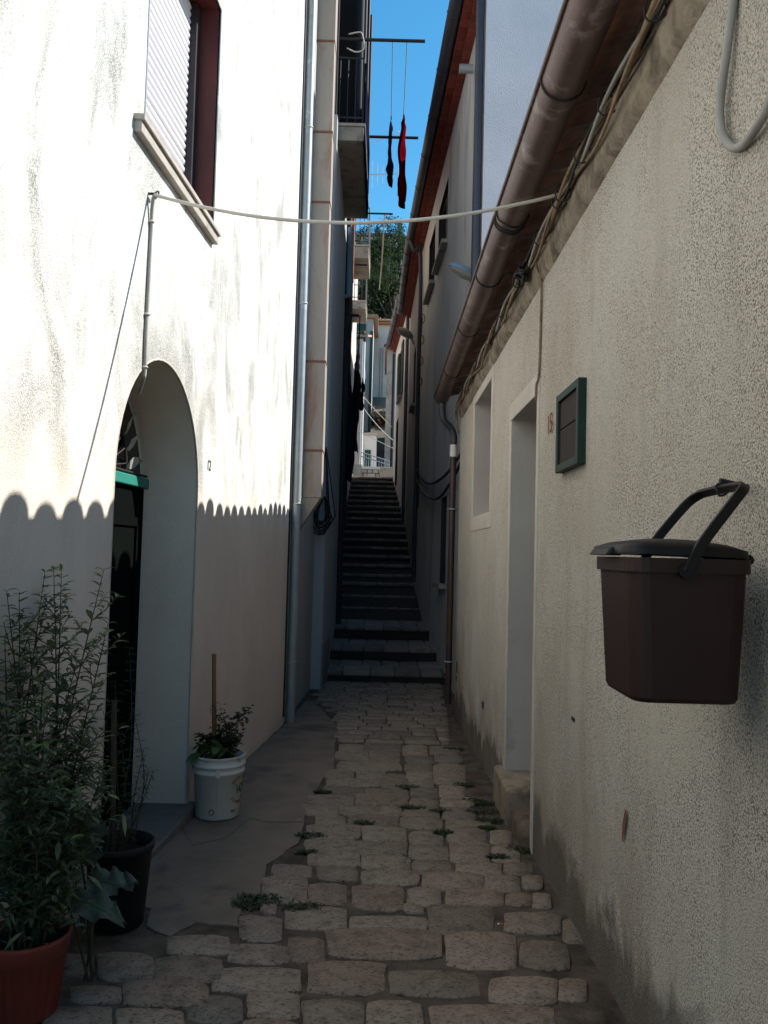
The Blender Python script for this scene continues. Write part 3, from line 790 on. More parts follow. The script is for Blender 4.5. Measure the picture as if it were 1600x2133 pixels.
# eaves: lime fillet, clay soffit tiles, barrel tiles, roof
m = MB()
prof_ = [(0.80, 2.93), (0.775, 2.955), (0.762, 3.03), (0.772, 3.12), (0.768, 3.195), (0.80, 3.199)]
ys = [-0.9 + 0.12 * k for k in range(81)]
ys = [y for y in ys if y < 8.70]
ring = []
for y in ys:
    for i, (x, z) in enumerate(prof_):
        j = 0.009 * mnoise.noise((y * 4, i * 1.7, 0)) + 0.004 * mnoise.noise((y * 13, i * 3.1, 5))
        ring.append((x + (j if 0 < i < 5 else 0), y, z + j * 0.7))
n6 = len(prof_)
m.add(ring, [(a * n6 + i, a * n6 + i + 1, (a + 1) * n6 + i + 1, (a + 1) * n6 + i) for a in range(len(ys) - 1) for i in range(n6 - 1)], True)
m.build('eaves_fillet', M['fillet'], rh)
y = -0.85
while y < 8.62:
    w = 0.19
    q = MB()
    dz, tl = random.uniform(-0.008, 0.008), random.uniform(-0.008, 0.008)
    z0, z1 = 3.150 + dz, 3.222 + dz
    q.hexa([(0.565, y, z0 + tl), (0.81, y, z1 + tl), (0.81, y + w - 0.012, z1 - tl), (0.565, y + w - 0.012, z0 - tl), (0.565, y, z0 + 0.03), (0.81, y, z1 + 0.03), (0.81, y + w - 0.012, z1 + 0.03), (0.565, y + w - 0.012, z0 + 0.03)])
    q.build('soffit_tile', M['soffit'], rh)
    q = MB().hexa([(0.60, y + w - 0.0115, z0 + 0.006), (0.81, y + w - 0.0115, z1 + 0.006), (0.81, y + w - 0.0005, z1 + 0.006), (0.60, y + w - 0.0005, z0 + 0.006), (0.60, y + w - 0.0115, z0 + 0.02), (0.81, y + w - 0.0115, z1 + 0.02), (0.81, y + w - 0.0005, z1 + 0.02), (0.60, y + w - 0.0005, z0 + 0.02)])
    q.build('soffit_joint', M['fillet'], rh)
    y += w
# barrel tiles at the eaves
tile_me = None
k = 0
y = -0.80
while y < 8.95:
    L_, slope = 0.46, 0.34
    q = MB()
    va, vb = [], []
    for s, r in ((0.0, 0.092), (0.5, 0.084), (1.0, 0.074)):
        for i in range(9):
            t = math.pi * i / 8
            va.append((L_ * s, r * math.cos(t), r * math.sin(t) * 0.92 + L_ * s * slope))
            vb.append((L_ * s, (r - 0.013) * math.cos(t), (r - 0.013) * math.sin(t) * 0.92 + L_ * s * slope))
    if tile_me is None:
        q.add(va, [(a * 9 + i, a * 9 + i + 1, (a + 1) * 9 + i + 1, (a + 1) * 9 + i) for a in range(2) for i in range(8)], True)
        q.add(vb, [(a * 9 + i, a * 9 + i + 1, (a + 1) * 9 + i + 1, (a + 1) * 9 + i) for a in range(2) for i in range(8)], True)
        q.add(va[:9] + vb[:9], [(i, i + 1, 10 + i, 9 + i) for i in range(8)])
        ob = q.build('roof_tile', M['roof_tile'], None)
        tile_me = ob.data
        bpy.data.objects.remove(ob)
    for rowk in range(3):
        o = bpy.data.objects.new('roof_tile', tile_me)
        col.objects.link(o); o.parent = rh
        o.location = Vector((0.578 + rowk * 0.40 + random.uniform(-0.012, 0.012), y + random.uniform(-0.012, 0.012), 3.258 + rowk * 0.40 * slope + random.uniform(-0.028, 0.032))) - rh.location
        o.rotation_euler = (random.uniform(-0.04, 0.04), random.uniform(-0.015, 0.015), random.uniform(-0.03, 0.03))
    y += 0.212
MB().hexa([(0.60, -0.9, 3.235), (5.1, -0.9, 4.73), (5.1, 10.8, 4.73), (0.60, 9.09, 3.235), (0.60, -0.9, 3.275), (5.1, -0.9, 4.77), (5.1, 10.8, 4.77), (0.60, 9.09, 3.275)]).build('roof', M['roof_tile'], rh)
# gutter
GX, GZ, GR = 0.595, 3.188, 0.077
m = MB()
nn = 14
sec = [(GX - GR * math.cos(math.pi * i / nn), GZ - GR * math.sin(math.pi * i / nn)) for i in range(nn + 1)]
seci = [(GX - (GR - 0.003) * math.cos(math.pi * i / nn), GZ - (GR - 0.003) * math.sin(math.pi * i / nn)) for i in range(nn + 1)]
gy = [-0.9 + i * 0.3 for i in range(33)]
gy = [y for y in gy if y < 8.8] + [8.8]
for s in (sec, seci):
    m.add([(x, y, z + 0.004 * mnoise.noise((y * 0.8, 0, 0))) for y in gy for x, z in s], [(a * (nn + 1) + i, a * (nn + 1) + i + 1, (a + 1) * (nn + 1) + i + 1, (a + 1) * (nn + 1) + i) for a in range(len(gy) - 1) for i in range(nn)], True)
m.add([(x, 8.8, z) for x, z in sec], [tuple(range(nn + 1))])
gut = m.build('gutter', M['gutter'], rh)
MB().tube([(GX - GR - 0.004, y, GZ + 0.004 + 0.004 * mnoise.noise((y * 0.8, 0, 0))) for y in gy], 0.009, 8).build('gutter_lip', M['gutter'], gut)
for yj in (1.2, 2.81, 4.84, 5.97, 7.39):
    m = MB()
    s2 = [(GX - (GR + 0.003) * math.cos(math.pi * i / nn), GZ - (GR + 0.003) * math.sin(math.pi * i / nn)) for i in range(nn + 1)]
    m.tube([(x, yj, z) for x, z in s2], 0.0045, 6)
    m.build('gutter_bracket', M['wire_dark'], gut)
for yj in (3.93, 3.99, 4.02):
    MB().tube([(GX - (GR + 0.004) * math.cos(math.pi * (i + 0.5) / nn), yj + 0.008 * math.sin(i), GZ - (GR + 0.004) * math.sin(math.pi * (i + 0.5) / nn)) for i in range(-1, nn + 1)], 0.004, 5).build('gutter_wire', M['wire_dark'], gut)
dp = thing('brown_downpipe', 'brown downpipe with a white collar at the corner of the roughcast house', 'downpipe', (0.735, 8.80, gz(8.8)))
MB().tube([(0.735, 8.80, -0.1), (0.735, 8.80, 2.76)], 0.034, 14).build('pipe', M['downpipe_brown'], dp)
MB().tube([(0.735, 8.80, 2.55), (0.735, 8.80, 2.68)], 0.039, 14).build('collar', M['white_paint'], dp)
MB().tube(smooth([(0.60, 8.70, 3.13), (0.60, 8.72, 3.02), (0.625, 8.74, 2.93), (0.70, 8.78, 2.86), (0.735, 8.80, 2.78), (0.735, 8.80, 2.70)], 5), 0.036, 12).build('elbow', M['dark_pipe'], dp)
for z in (0.35, 1.98):
    MB().tube([(0.735 + 0.05 * math.cos(t), 8.80 + 0.05 * math.sin(t), z) for t in [2 * math.pi * i / 14 for i in range(15)]], 0.008, 6).build('pipe_clip', M['galv'], dp)
p = at_R(1145, 885, 0.008)
text_mesh('house_number', '15', 0.135, 'num_red', rh, face_mtx(p, (0, -1, 0), (0, 0, 1)) @ Matrix.Rotation(0.05, 4, 'Z') @ Matrix.Diagonal((0.9, 1, 1, 1)))

# red paint smear low on the roughcast
sm = [(1303, 1686, 1.2), (1303, 1700, 2.8), (1300, 1716, 3.2), (1299, 1730, 2.6), (1297, 1744, 1.8), (1296, 1752, 0.8)]
m = MB()
m.add([at_R(x + d * w + random.uniform(-0.8, 0.8), y, 0.006) for x, y, w in sm for d in (-1, 1)], [(2 * i, 2 * i + 1, 2 * i + 3, 2 * i + 2) for i in range(len(sm) - 1)])
m.build('paint_smear', M['rust'], rh)

# ================================================================ further houses: plan polyline, extruded to a body
def prism(m, plan, z0, z1):
    n = len(plan)
    m.strip([Vector((x, y, z0)) for x, y in plan], [Vector((x, y, z1)) for x, y in plan])
    m.add([Vector((x, y, z1)) for x, y in plan], [tuple(range(n))])
    return m
def wall_window(parent, P, y0, y1, z0, z1, sill=True, pane='glass_dark', frame='frame_dark', depth=0.10):
    """window set into a hole of wall P(Y, z, off)"""
    mm = MB()
    lp = [(y0, z0), (y1, z0), (y1, z1), (y0, z1)]
    mm.strip([P(a, b, 0) for a, b in lp], [P(a, b, -depth) for a, b in lp])
    w = mm.build('window', M[frame], parent)
    def bx(m_, a, b, c, d, e, f):
        return m_.hexa([P(a, c, e), P(a, c, f), P(b, c, f), P(b, c, e), P(a, d, e), P(a, d, f), P(b, d, f), P(b, d, e)])
    fr = MB()
    for a, b, c, d in ((y0, y0 + 0.06, z0, z1), (y1 - 0.06, y1, z0, z1), (y0 + 0.06, y1 - 0.06, z0, z0 + 0.06), (y0 + 0.06, y1 - 0.06, z1 - 0.06, z1), ((y0 + y1) / 2 - 0.03, (y0 + y1) / 2 + 0.03, z0 + 0.06, z1 - 0.06)):
        bx(fr, a + 0.001, b - 0.001, c + 0.001, d - 0.001, -depth, -depth + 0.04)
    fr.build('frame', M[frame], w)
    bx(MB(), y0, y1, z0, z1, -depth - 0.01, -depth + 0.012).build('pane', M[pane], w)
    if sill: bx(MB(), y0 - 0.09, y1 + 0.09, z0 - 0.06, z0 - 0.002, -0.05, 0.10).build('sill', M['sill'], w)
    return w

# --- tall house right, beyond the low one
def PB(Y, z, off=0.0): return Vector((1.03 - 0.04167 * (Y - 9.1) - off, Y, z))
th = thing('tall_grey_house', 'tall grey house with red brick eaves beyond the low roughcast house', 'house', (1.2, 9.3, gz(9.3)))
wA = [(12.62, 6.42), (13.98, 6.42), (13.98, 7.46), (12.62, 7.46)]
wB = [(14.55, 6.42), (15.7, 6.42), (15.7, 7.5), (14.55, 7.5)]
wC = [(11.9, 1.05), (12.6, 1.05), (12.6, 2.35), (11.9, 2.35)]
m = MB()
m.poly_holes([[(9.1, -1), (17.5, -1), (17.5, 8.25), (9.1, 8.25)], wA, wB, wC], PB)
m.build('wall', M['grey_wall'], th, recalc=False)
for w in (wA, wB): wall_window(th, PB, w[0][0], w[1][0], w[0][1], w[2][1])
wall_window(th, PB, wC[0][0], wC[1][0], wC[0][1], wC[2][1], pane='door_dark')
m = MB()
m.add([(1.03, 9.1, -1), (7.5, 11.75, -1), (7.5, 11.75, 10.4), (4.2, 10.4, 9.6), (1.03, 9.1, 8.25)], [(0, 1, 2, 3, 4)])   # gable angled back to keep its shadow off the white wall
m.add([(7.5, 11.75, -1), (7.5, 17.5, -1), (7.5, 17.5, 10.4), (7.5, 11.75, 10.4), (0.68, 17.5, -1), (0.68, 17.5, 8.25)], [(0, 1, 2, 3), (1, 4, 5, 2)])
m.build('gable', M['gable'], th, recalc=False)
MB().hexa([(0.70, 9.05, 8.165), (7.6, 11.75, 10.52), (7.6, 17.5, 10.52), (0.36, 17.5, 8.165), (0.70, 9.05, 8.22), (7.6, 11.75, 10.58), (7.6, 17.5, 10.58), (0.36, 17.5, 8.22)]).build('roof', M['roof_tile'], th)
def eaves(parent, P, ya, yb, zb, single):
    jm = MB()
    def bx(m_, a, b, c, d, e, f):
        return m_.hexa([P(a, c, e), P(a, c, f), P(b, c, f), P(b, c, e), P(a, d, e), P(a, d, f), P(b, d, f), P(b, d, e)])
    bx(jm, ya, yb, zb + 0.006, zb + 0.058, -0.05, 0.098)
    bx(jm, ya, yb, zb + 0.067, zb + 0.118, -0.05, 0.208)
    jm.build('eaves_bed', M['brick_joint'], parent)
    acc = MB()
    y = ya
    while y < yb - 0.05:
        for r in range(2):
            q = MB() if single else acc
            bx(q, y + 0.006 + 0.04 * r, min(y + 0.139 + 0.04 * r, yb), zb + 0.06 * r + random.uniform(-0.003, 0.003), zb + 0.06 * r + 0.057, -0.02 if r == 0 else 0.05, (0.105 if r == 0 else 0.215) + random.uniform(-0.004, 0.004))
            if single: q.build('brick', M['brick'], parent)
        y += 0.147
    if not single: stuff(acc.build('brickwork', M['brick'], parent))
    g_ = MB()
    s_ = [(0.30 + 0.085 * math.cos(math.pi * i / 10), zb + 0.155 - 0.085 * math.sin(math.pi * i / 10)) for i in range(11)]
    yy = [ya + (yb - ya) * i / 14 for i in range(15)]
    g_.add([P(y, z, o) for y in yy for o, z in s_], [(a * 11 + i, a * 11 + i + 1, (a + 1) * 11 + i + 1, (a + 1) * 11 + i) for a in range(14) for i in range(10)], True)
    g_.add([P(ya, z, o) for o, z in s_], [tuple(range(11))])
    gg = g_.build('gutter', M['dark_pipe'], parent)
    for y in yy[1:-1:2]:
        MB().tube([P(y, zb + 0.155 - 0.089 * math.sin(math.pi * i / 10), 0.30 + 0.089 * math.cos(math.pi * i / 10)) for i in range(11)], 0.006, 5).build('gutter_bracket', M['dark_pipe'], gg)
eaves(th, PB, 9.1, 17.5, 8.0, True)
MB().tube([PB(9.16, -0.3, 0.06), PB(9.16, 8.05, 0.06)], 0.05, 12).build('corner_downpipe', M['dark_pipe'], th)
MB().tube([PB(9.9, 7.55, 0.03), PB(9.9, 7.55, 0.20)], 0.055, 14).build('flue_outlet', M['galv'], th)
MB().tube(smooth([PB(16.9, 8.1, 0.3), PB(16.9, 7.85, 0.2), PB(16.9, 7.7, 0.07), PB(16.9, 5.0, 0.06), PB(16.9, 0.9, 0.06)], 4), 0.045, 10).build('downpipe', M['dark_pipe'], th)

# --- two more houses up the right side
def PC(Y, z, off=0.0): return Vector((0.68 - 0.016 * (Y - 17.5) - off, Y, z))
h3 = thing('narrow_dark_house', 'narrow dark grey house halfway up the steps on the right', 'house', (0.9, 18.5, 1.0))
q1 = [(19.0, 5.0), (19.9, 5.0), (19.9, 6.4), (19.0, 6.4)]
m = MB().poly_holes([[(17.5, 0), (22.5, 0), (22.5, 8.3), (17.5, 8.3)], q1], PC)
m.add([(0.60, 22.5, 0), (7, 22.5, 0), (7, 22.5, 10.4), (0.60, 22.5, 8.3)], [(0, 1, 2, 3)])
m.build('wall', M['dark_wall'], h3, recalc=False)
wall_window(h3, PC, 19.0, 19.9, 5.0, 6.4)
eaves(h3, PC, 17.51, 22.5, 8.05, False)
MB().hexa([(0.36, 17.51, 8.215), (7.6, 17.51, 10.5), (7.6, 22.5, 10.5), (0.28, 22.5, 8.215), (0.36, 17.51, 8.27), (7.6, 17.51, 10.6), (7.6, 22.5, 10.6), (0.28, 22.5, 8.27)]).build('roof', M['roof_tile'], h3)
def PD(Y, z, off=0.0): return Vector((0.60 - 0.0525 * (Y - 22.5) - off, Y, z))
h4 = thing('shuttered_house', 'white house with green window shutters at the top of the steps', 'house', (0.9, 24, 2.6))
q1 = [(25.2, 6.4), (26.4, 6.4), (26.4, 8.0), (25.2, 8.0)]
q2 = [(26.4, 3.7), (27.5, 3.7), (27.5, 5.9), (26.4, 5.9)]
m = MB().poly_holes([[(22.5, 1), (28.6, 1), (28.6, 8.9), (22.5, 8.9)], q1, q2], PD)
m.add([(0.28, 28.6, 1), (7, 28.6, 1), (7, 28.6, 11), (0.28, 28.6, 8.9)], [(0, 1, 2, 3)])
m.build('wall', M['white_wall'], h4, recalc=False)
w = wall_window(h4, PD, 25.2, 26.4, 6.4, 8.0)
wall_window(h4, PD, 26.4, 27.5, 3.7, 5.9, sill=False, pane='door_dark')
for a, b in ((24.62, 25.2), (26.4, 26.98)):
    s = MB()
    for yy0, yy1, z0, z1 in ((a, a + 0.06, 6.4, 8.0), (b - 0.06, b, 6.4, 8.0), (a + 0.06, b - 0.06, 6.4, 6.48), (a + 0.06, b - 0.06, 7.92, 8.0)):
        s.hexa([PD(yy0, z0, 0.01), PD(yy0, z0, 0.05), PD(yy1, z0, 0.05), PD(yy1, z0, 0.01), PD(yy0, z1, 0.01), PD(yy0, z1, 0.05), PD(yy1, z1, 0.05), PD(yy1, z1, 0.01)])
    so = s.build('shutter', M['green_shutter'], h4)
    sv = MB()
    for k in range(18):
        z = 6.5 + k * 0.08
        sv.hexa([PD(a + 0.061, z, 0.012), PD(a + 0.061, z, 0.02), PD(b - 0.061, z, 0.02), PD(b - 0.061, z, 0.012), PD(a + 0.061, z + 0.07, 0.036), PD(a + 0.061, z + 0.07, 0.044), PD(b - 0.061, z + 0.07, 0.044), PD(b - 0.061, z + 0.07, 0.036)])
    stuff(sv.build('louvres', M['green_shutter'], so))
eaves(h4, PD, 22.51, 28.6, 8.6, False)
MB().hexa([(0.28, 22.51, 8.765), (7.6, 22.51, 11.0), (7.6, 28.6, 11.0), (-0.04, 28.6, 8.765), (0.28, 22.51, 8.83), (7.6, 22.51, 11.1), (7.6, 28.6, 11.1), (-0.04, 28.6, 8.83)]).build('roof', M['roof_tile'], h4)
MB().tube([PD(22.7, 1.5, 0.06), PD(22.7, 8.6, 0.06)], 0.05, 10).build('downpipe', M['dark_pipe'], h4)

# --- left side beyond the white house
b2 = thing('blue_grey_house', 'blue-grey plastered house with an iron balcony behind the white house', 'house', (-1.2, 10, gz(10)))
prism(MB(), [(-0.925, 8.05), (-0.90, 10.72), (-6, 10.72), (-6, 8.05)], -0.8, 10.5).build('lower_wall', M['pale_wall'], b2)
prism(MB(), [(-0.765, 10.70), (-0.80, 14.5), (-6.1, 14.5), (-6.1, 10.70)], -0.8, 7.36).build('wall', M['blue_wall'], b2)
prism(MB(), [(-0.95, 10.73), (-0.95, 14.5), (-6.1, 14.5), (-6.1, 10.73)], 7.361, 10.8).build('upper_wall', M['blue_wall'], b2)
MB().box(-0.90, -0.44, 12.6, 12.64, 7.42, 10.7).build('balcony_dark_sheet', M['brown_panel'], b2)  # added brown sheet that darkens the loggia and blocks the sky
for y_ in (11.06, 12.3, 13.58):
    MB().tube([(-0.435, y_, 7.4), (-0.435, y_, 10.7)], 0.022, 8).build('balcony_post', M['iron_blue'], b2)
MB().box(-0.768, -0.74, 10.69, 11.9, -0.6, 0.28).build('plinth', M['dark_wall'], b2)
h5 = thing('beige_house', 'beige house with a brick pilaster and small balcony up the left side', 'house', (-1.3, 17, 0.8))
prism(MB(), [(-0.84, 14.5), (-1.07, 20.0), (-1.10, 22), (-6, 22), (-6, 14.5)], -0.6, 11.0).build('wall', M['beige_wall'], h5)
prism(MB(), [(-0.80, 17.2), (-0.80, 17.7), (-1.3, 17.7), (-1.3, 17.2)], 7.4, 11.0).build('brick_pilaster', M['brick'], h5)
prism(MB(), [(-0.75, 16.2), (-0.75, 16.35), (-1.2, 16.35), (-1.2, 16.2)], 2.0, 8.0).build('timber_post', M['bark'], h5)
h6 = thing('upper_left_house', 'pale house with a concrete balcony at the top of the steps on the left', 'house', (-1.4, 25, 2.8))
prism(MB(), [(-1.12, 22), (-1.17, 29.2), (-7, 29.2), (-7, 22)], 0.5, 11.5).build('wall', M['pink_wall'], h6)
def left_balcony(parent, x0, x1, y0, y1, z, th_, railing=True, rail='iron', gap=0.11):
    b = MB().box(x0, x1, y0, y1, z, z + th_).build('balcony', M['balcony'], parent, 0.012)
    MB().box(x0, x1 + 0.02, y0 - 0.02, y1 + 0.02, z + th_ + 0.002, z + th_ + 0.04).build('balcony_coping', M['sill'], b)
    if railing:
        zt = z + th_ + 0.04
        for zz in (zt + 0.10, zt + 0.95):
            MB().tube([(x0, y0 + 0.03, zz), (x1 - 0.02, y0 + 0.03, zz), (x1 - 0.02, y1 - 0.03, zz), (x0, y1 - 0.03, zz)], 0.014, 6, sm=False).build('rail', M[rail], b)
        y = y0 + 0.03
        while y < y1:
            MB().tube([(x1 - 0.02, y, zt), (x1 - 0.02, y, zt + 0.95)], 0.009, 5).build('baluster', M[rail], b); y += gap
        x = x1 - 0.02 - gap
        while x > x0:
            MB().tube([(x, y0 + 0.03, zt), (x, y0 + 0.03, zt + 0.95)], 0.009, 5).build('baluster', M[rail], b); x -= gap
    return b
bal = left_balcony(b2, -0.80, -0.415, 11.0, 13.65, 7.16, 0.2, True, 'iron_blue')
for y_ in (10.75, 11.98, 13.21):
    MB().box(-0.94, -0.90, y_, y_ + 1.2, 7.41, 10.78).build('balcony_shutter', M['brown_panel'], b2, 0.01)
MB().box(-0.409, -0.401, 11.02, 13.6, 7.12, 8.3).build('balcony_screen', M['cloth_navy'], bal)
left_balcony(h5, -1.1, -0.545, 20.0, 21.6, 8.80, 0.30)
left_balcony(h6, -1.15, -0.70, 24.0, 25.5, 8.72, 0.22)
MB().tube([(-0.76, 14.42, 0.2), (-0.76, 14.42, 10.5)], 0.055, 12).build('downpipe', M['iron_blue'], b2)
MB().tube([(-0.79, 13.9, 5.9), (-0.70, 13.9, 5.9), (-0.70, 13.9, 7.1)], 0.05, 12).build('drain', M['lamp_blue'], b2)

# ================================================================ pipes and flue at the far corner of the white house
gp = thing('galvanised_downpipe', 'shiny galvanised downpipe at the far corner of the white house', 'downpipe', (-0.865, 8.04, gz(8.0)))
for z0, z1 in ((-0.18, 1.2), (1.18, 3.1), (3.08, 5.0), (4.98, 8.3)):
    MB().tube([(-0.865, 8.04, z0), (-0.865, 8.04, z1)], [0.044, 0.0425], 20).build('pipe', M['galv'] if z0 > 1 else M['galv'], gp)
for z in (0.4, 1.95, 3.95, 5.75):
    MB().tube([(-0.865 + 0.046 * math.cos(t), 8.04 + 0.046 * math.sin(t), z + 0.01 * math.cos(t)) for t in [2 * math.pi * i / 18 for i in range(19)]], 0.006, 6).build('pipe_clip', M['iron_pale'], gp)
fd = thing('flue_duct', 'rust-stained cream square flue duct beside the galvanised downpipe', 'flue', (-0.725, 8.28, 1.7))
zz = [2.02, 2.5, 3.40, 5.04, 5.77, 6.73, 7.7, 8.6]
for i, (a, b) in enumerate(zip(zz, zz[1:])):
    e = 0.004 if i % 2 else 0.0
    MB().box(-0.815 - e, -0.632 + e, 8.14 - e, 8.36 + e, a + 0.004, b - 0.004).build('duct_section', M['flue'], fd, 0.006)
    MB().box(-0.820 - e, -0.627 + e, 8.134 - e, 8.365 + e, b - 0.012, b + 0.012).build('duct_joint', M['rust'], fd, 0.003)
MB().hexa([(-0.885, 8.14, 1.66), (-0.875, 8.14, 1.66), (-0.875, 8.36, 1.66), (-0.885, 8.36, 1.66), (-0.885, 8.14, 2.02), (-0.645, 8.14, 2.02), (-0.645, 8.36, 2.02), (-0.885, 8.36, 2.02)]).build('duct_foot', M['flue'], fd)
cc = thing('cable_coil', 'coil of black cables hanging in a loop below the flue', 'cable coil', (-0.84, 10.58, 1.76))
for k in range(14):
    r1, r2 = random.uniform(0.06, 0.165), random.uniform(0.10, 0.22)
    ph, dx = random.uniform(-0.9, 0.9), random.uniform(-0.03, 0.03)
    top = 2.85 if k < 4 else 2.2
    pts = [(-0.775, 10.6, top)]
    for i in range(9):
        t = math.pi * (-0.12 + 1.24 * i / 8)
        pts.append((-0.80 + dx + r1 * math.cos(t), 10.58 - 0.012 * k, 1.95 - r2 * math.sin(t) + ph * 0.1))
    pts.append((-0.775, 10.6, top))
    MB().tube(smooth(pts, 5), 0.008, 5).build('cable', M['wire_dark'], cc)

# ================================================================ cables on the low house and across the lane
H = at_L(322, 408, 0.03)
Aa = Vector((0.765, 3.50, 3.095))
def sag(a, b, s, n=24, wob=0.0):
    return [a.lerp(b, i / n) + Vector((0, wob * math.sin(i * 1.3), -s * 4 * (i / n) * (1 - i / n))) for i in range(n + 1)]
xc = thing('overhead_cable', 'white cable sagging across the lane from wall hook to eaves', 'cable', H)
MB().tube(sag(H + Vector((0, 0, 0.005)), Aa, 0.135, 30), 0.0085, 8).build('cable_run', M['wire_white'], xc)
dn = at_L(303, 780, 0.012)
pts = [H + Vector((0, 0, 0.005)), at_L(319, 416, 0.022), at_L(316.5, 440, 0.014)] + [at_L(x, y, 0.010) for x, y in ((315, 480), (311, 560), (306, 660), (303, 720), (302, 772))] + [at_L(299, 790, 0.0) , at_L(294, 806, -0.06), at_L(290, 818, -0.12)]
MB().tube(smooth(pts, 5), 0.0085, 8).build('cable_drop', M['wire_grey'], xc)
MB().tube([H + Vector((0.012 * math.cos(t), 0.02 + 0.018 * math.sin(t), 0.012 + 0.018 * math.cos(t))) for t in [2 * math.pi * i / 12 for i in range(13)]], 0.004, 6).build('hook', M['iron'], xc)
MB().tube([H + Vector((-0.03, 0.0, 0.01)), H + Vector((0.01, 0.0, 0.01))], 0.006, 6).build('hook_shank', M['iron'], xc)
for q_ in (at_L(315.5, 462, 0.010), at_L(306, 655, 0.010), at_L(302, 765, 0.010)):
    MB().tube([q_ + Vector((0.011 * math.cos(t), 0.011 * math.sin(t), 0)) for t in [2 * math.pi * i / 8 for i in range(9)]], 0.005, 5).build('cable_clip', M['wire_white'], xc)
# cable bundle under the eaves
names = ['thick tan cable in the bundle tied under the low eaves', 'thin dark cable winding through the bundle under the low eaves', 'pale grey cable in the bundle tied under the low eaves', 'brown cable dipping below the bundle under the low eaves']
mats = ['wire_tan', 'wire_dark', 'wire_grey', 'wire_tan']
for k in range(4):
    pts = []
    y = -0.8
    i = 0
    while y < 8.62:
        a = i * 0.9 + k * 1.6
        pts.append((0.738 + 0.014 * math.cos(a), y, 3.072 - 0.003 * y * (k == 3) + 0.020 * math.sin(a) + 0.012 * mnoise.noise((y * 1.1, k * 7, 0)) - (0.035 * abs(math.sin(y * 1.7)) if k == 3 else 0)))
        y += 0.17; i += 1
    pts += [(0.75, 8.68, 2.98), (0.78, 8.75, 2.8)]
    tag(MB().tube(smooth(pts, 3), (0.010, 0.006, 0.0085, 0.007)[k], 6).build('eaves_cable', M[mats[k]]), names[k], 'cable', 'cables under the low eaves')
ties = thing('cable_ties', 'wire ties and hooks holding the cable bundle under the eaves', 'cable ties', (0.75, 2.2, 3.07))
for y in (2.25, 2.75, 3.1, 3.45, 3.52, 3.95, 4.6, 5.2, 5.9, 6.7, 7.6):
    MB().tube([(0.738 + 0.034 * math.cos(t), y + 0.012 * math.sin(2 * t), 3.068 + 0.038 * math.sin(t)) for t in [2 * math.pi * i / 12 for i in range(13)]], 0.0035, 5).build('tie', M['wire_dark'], ties)
jb = thing('cable_splice', 'tangled black cable splice hanging under the eaves above the doorway', 'cable splice', (0.72, 4.35, 3.03))
for k in range(6):
    c = Vector((0.715, 4.38 + random.uniform(-0.07, 0.07), 3.04 + random.uniform(-0.03, 0.03)))
    MB().tube(smooth([c + Vector((random.uniform(-0.03, 0.03), random.uniform(-0.06, 0.06), random.uniform(-0.04, 0.03))) for _ in range(6)], 4), 0.008, 5).build('wire_loop', M['wire_dark'], jb)
cv = tag(MB().tube(smooth([(0.752, 4.17, 3.06), (0.765, 4.185, 2.99), (0.788, 4.19, 2.93), (0.791, 4.2, 2.7), (0.791, 4.225, 2.45), (0.785, 4.262, 2.40), (0.79, 4.282, 2.33), (0.82, 4.30, 2.28)], 5), 0.007, 6).build('wall_conduit', M['wire_tan']), 'thin brown cable running down the roughcast to the door top', 'cable')
lp = [(1532, -60), (1528, 0), (1512, 120), (1500, 215), (1503, 270), (1522, 305), (1548, 302), (1578, 262), (1600, 222), (1622, 150)]
tag(MB().tube(smooth([at_R(x, y, 0.02 if 60 < y < 300 else 0.012) for x, y in lp], 5), 0.0105, 10).build('hanging_cable', M['wire_grey']), 'thick grey cable hanging in a loop on the upper roughcast wall', 'cable')
# long thin wire from the hook down the white wall to the lower left is only its shadow: the sun draws it
# low wall marks and holes
wh = thing('wall_holes', 'small dark holes broken in the roughcast near its far corner', 'wall hole', (0.8, 8, 0.1))
for x, y, w, h in ((951, 1390, 3, 22), (950, 1412, 3, 10), (1005, 1468, 4, 14), (1193, 1498, 4, 8)):
    p = at_R(x, y, 0.004)
    s = p.y / 1700
    MB().hexa([p + Vector((dx, dy * w * s * 3, dz * h * s * 0.5)) for dz in (-1, 1) for dx, dy in ((0.03, -1), (0, -1), (0, 1), (0.03, 1))]).build('hole', M['frame_dark'], wh)

# ================================================================ meter panel
mp = thing('meter_panel', 'green framed brown meter panel on the roughcast wall', 'meter panel', PR(3.45, 1.875))
a, b, c, d = 3.243, 3.662, 1.873, 2.222
m = MB()
for y0, y1, z0, z1 in ((a, a + 0.036, c, d), (b - 0.034, b, c, d), (a + 0.0365, b - 0.0345, c, c + 0.034), (a + 0.0365, b - 0.0345, d - 0.034, d)):
    m.rbox(y0, y1, z0, z1, -0.02, 0.035)
m.build('frame', M['green_frame'], mp, 0.004)
MB().rbox(a + 0.03, b - 0.03, c + 0.03, 2.062, -0.02, 0.022).build('lower_door', M['brown_panel'], mp, 0.003)
MB().rbox(a + 0.03, b - 0.03, 2.066, d - 0.03, -0.02, 0.022).build('upper_door', M['brown_panel'], mp, 0.003)

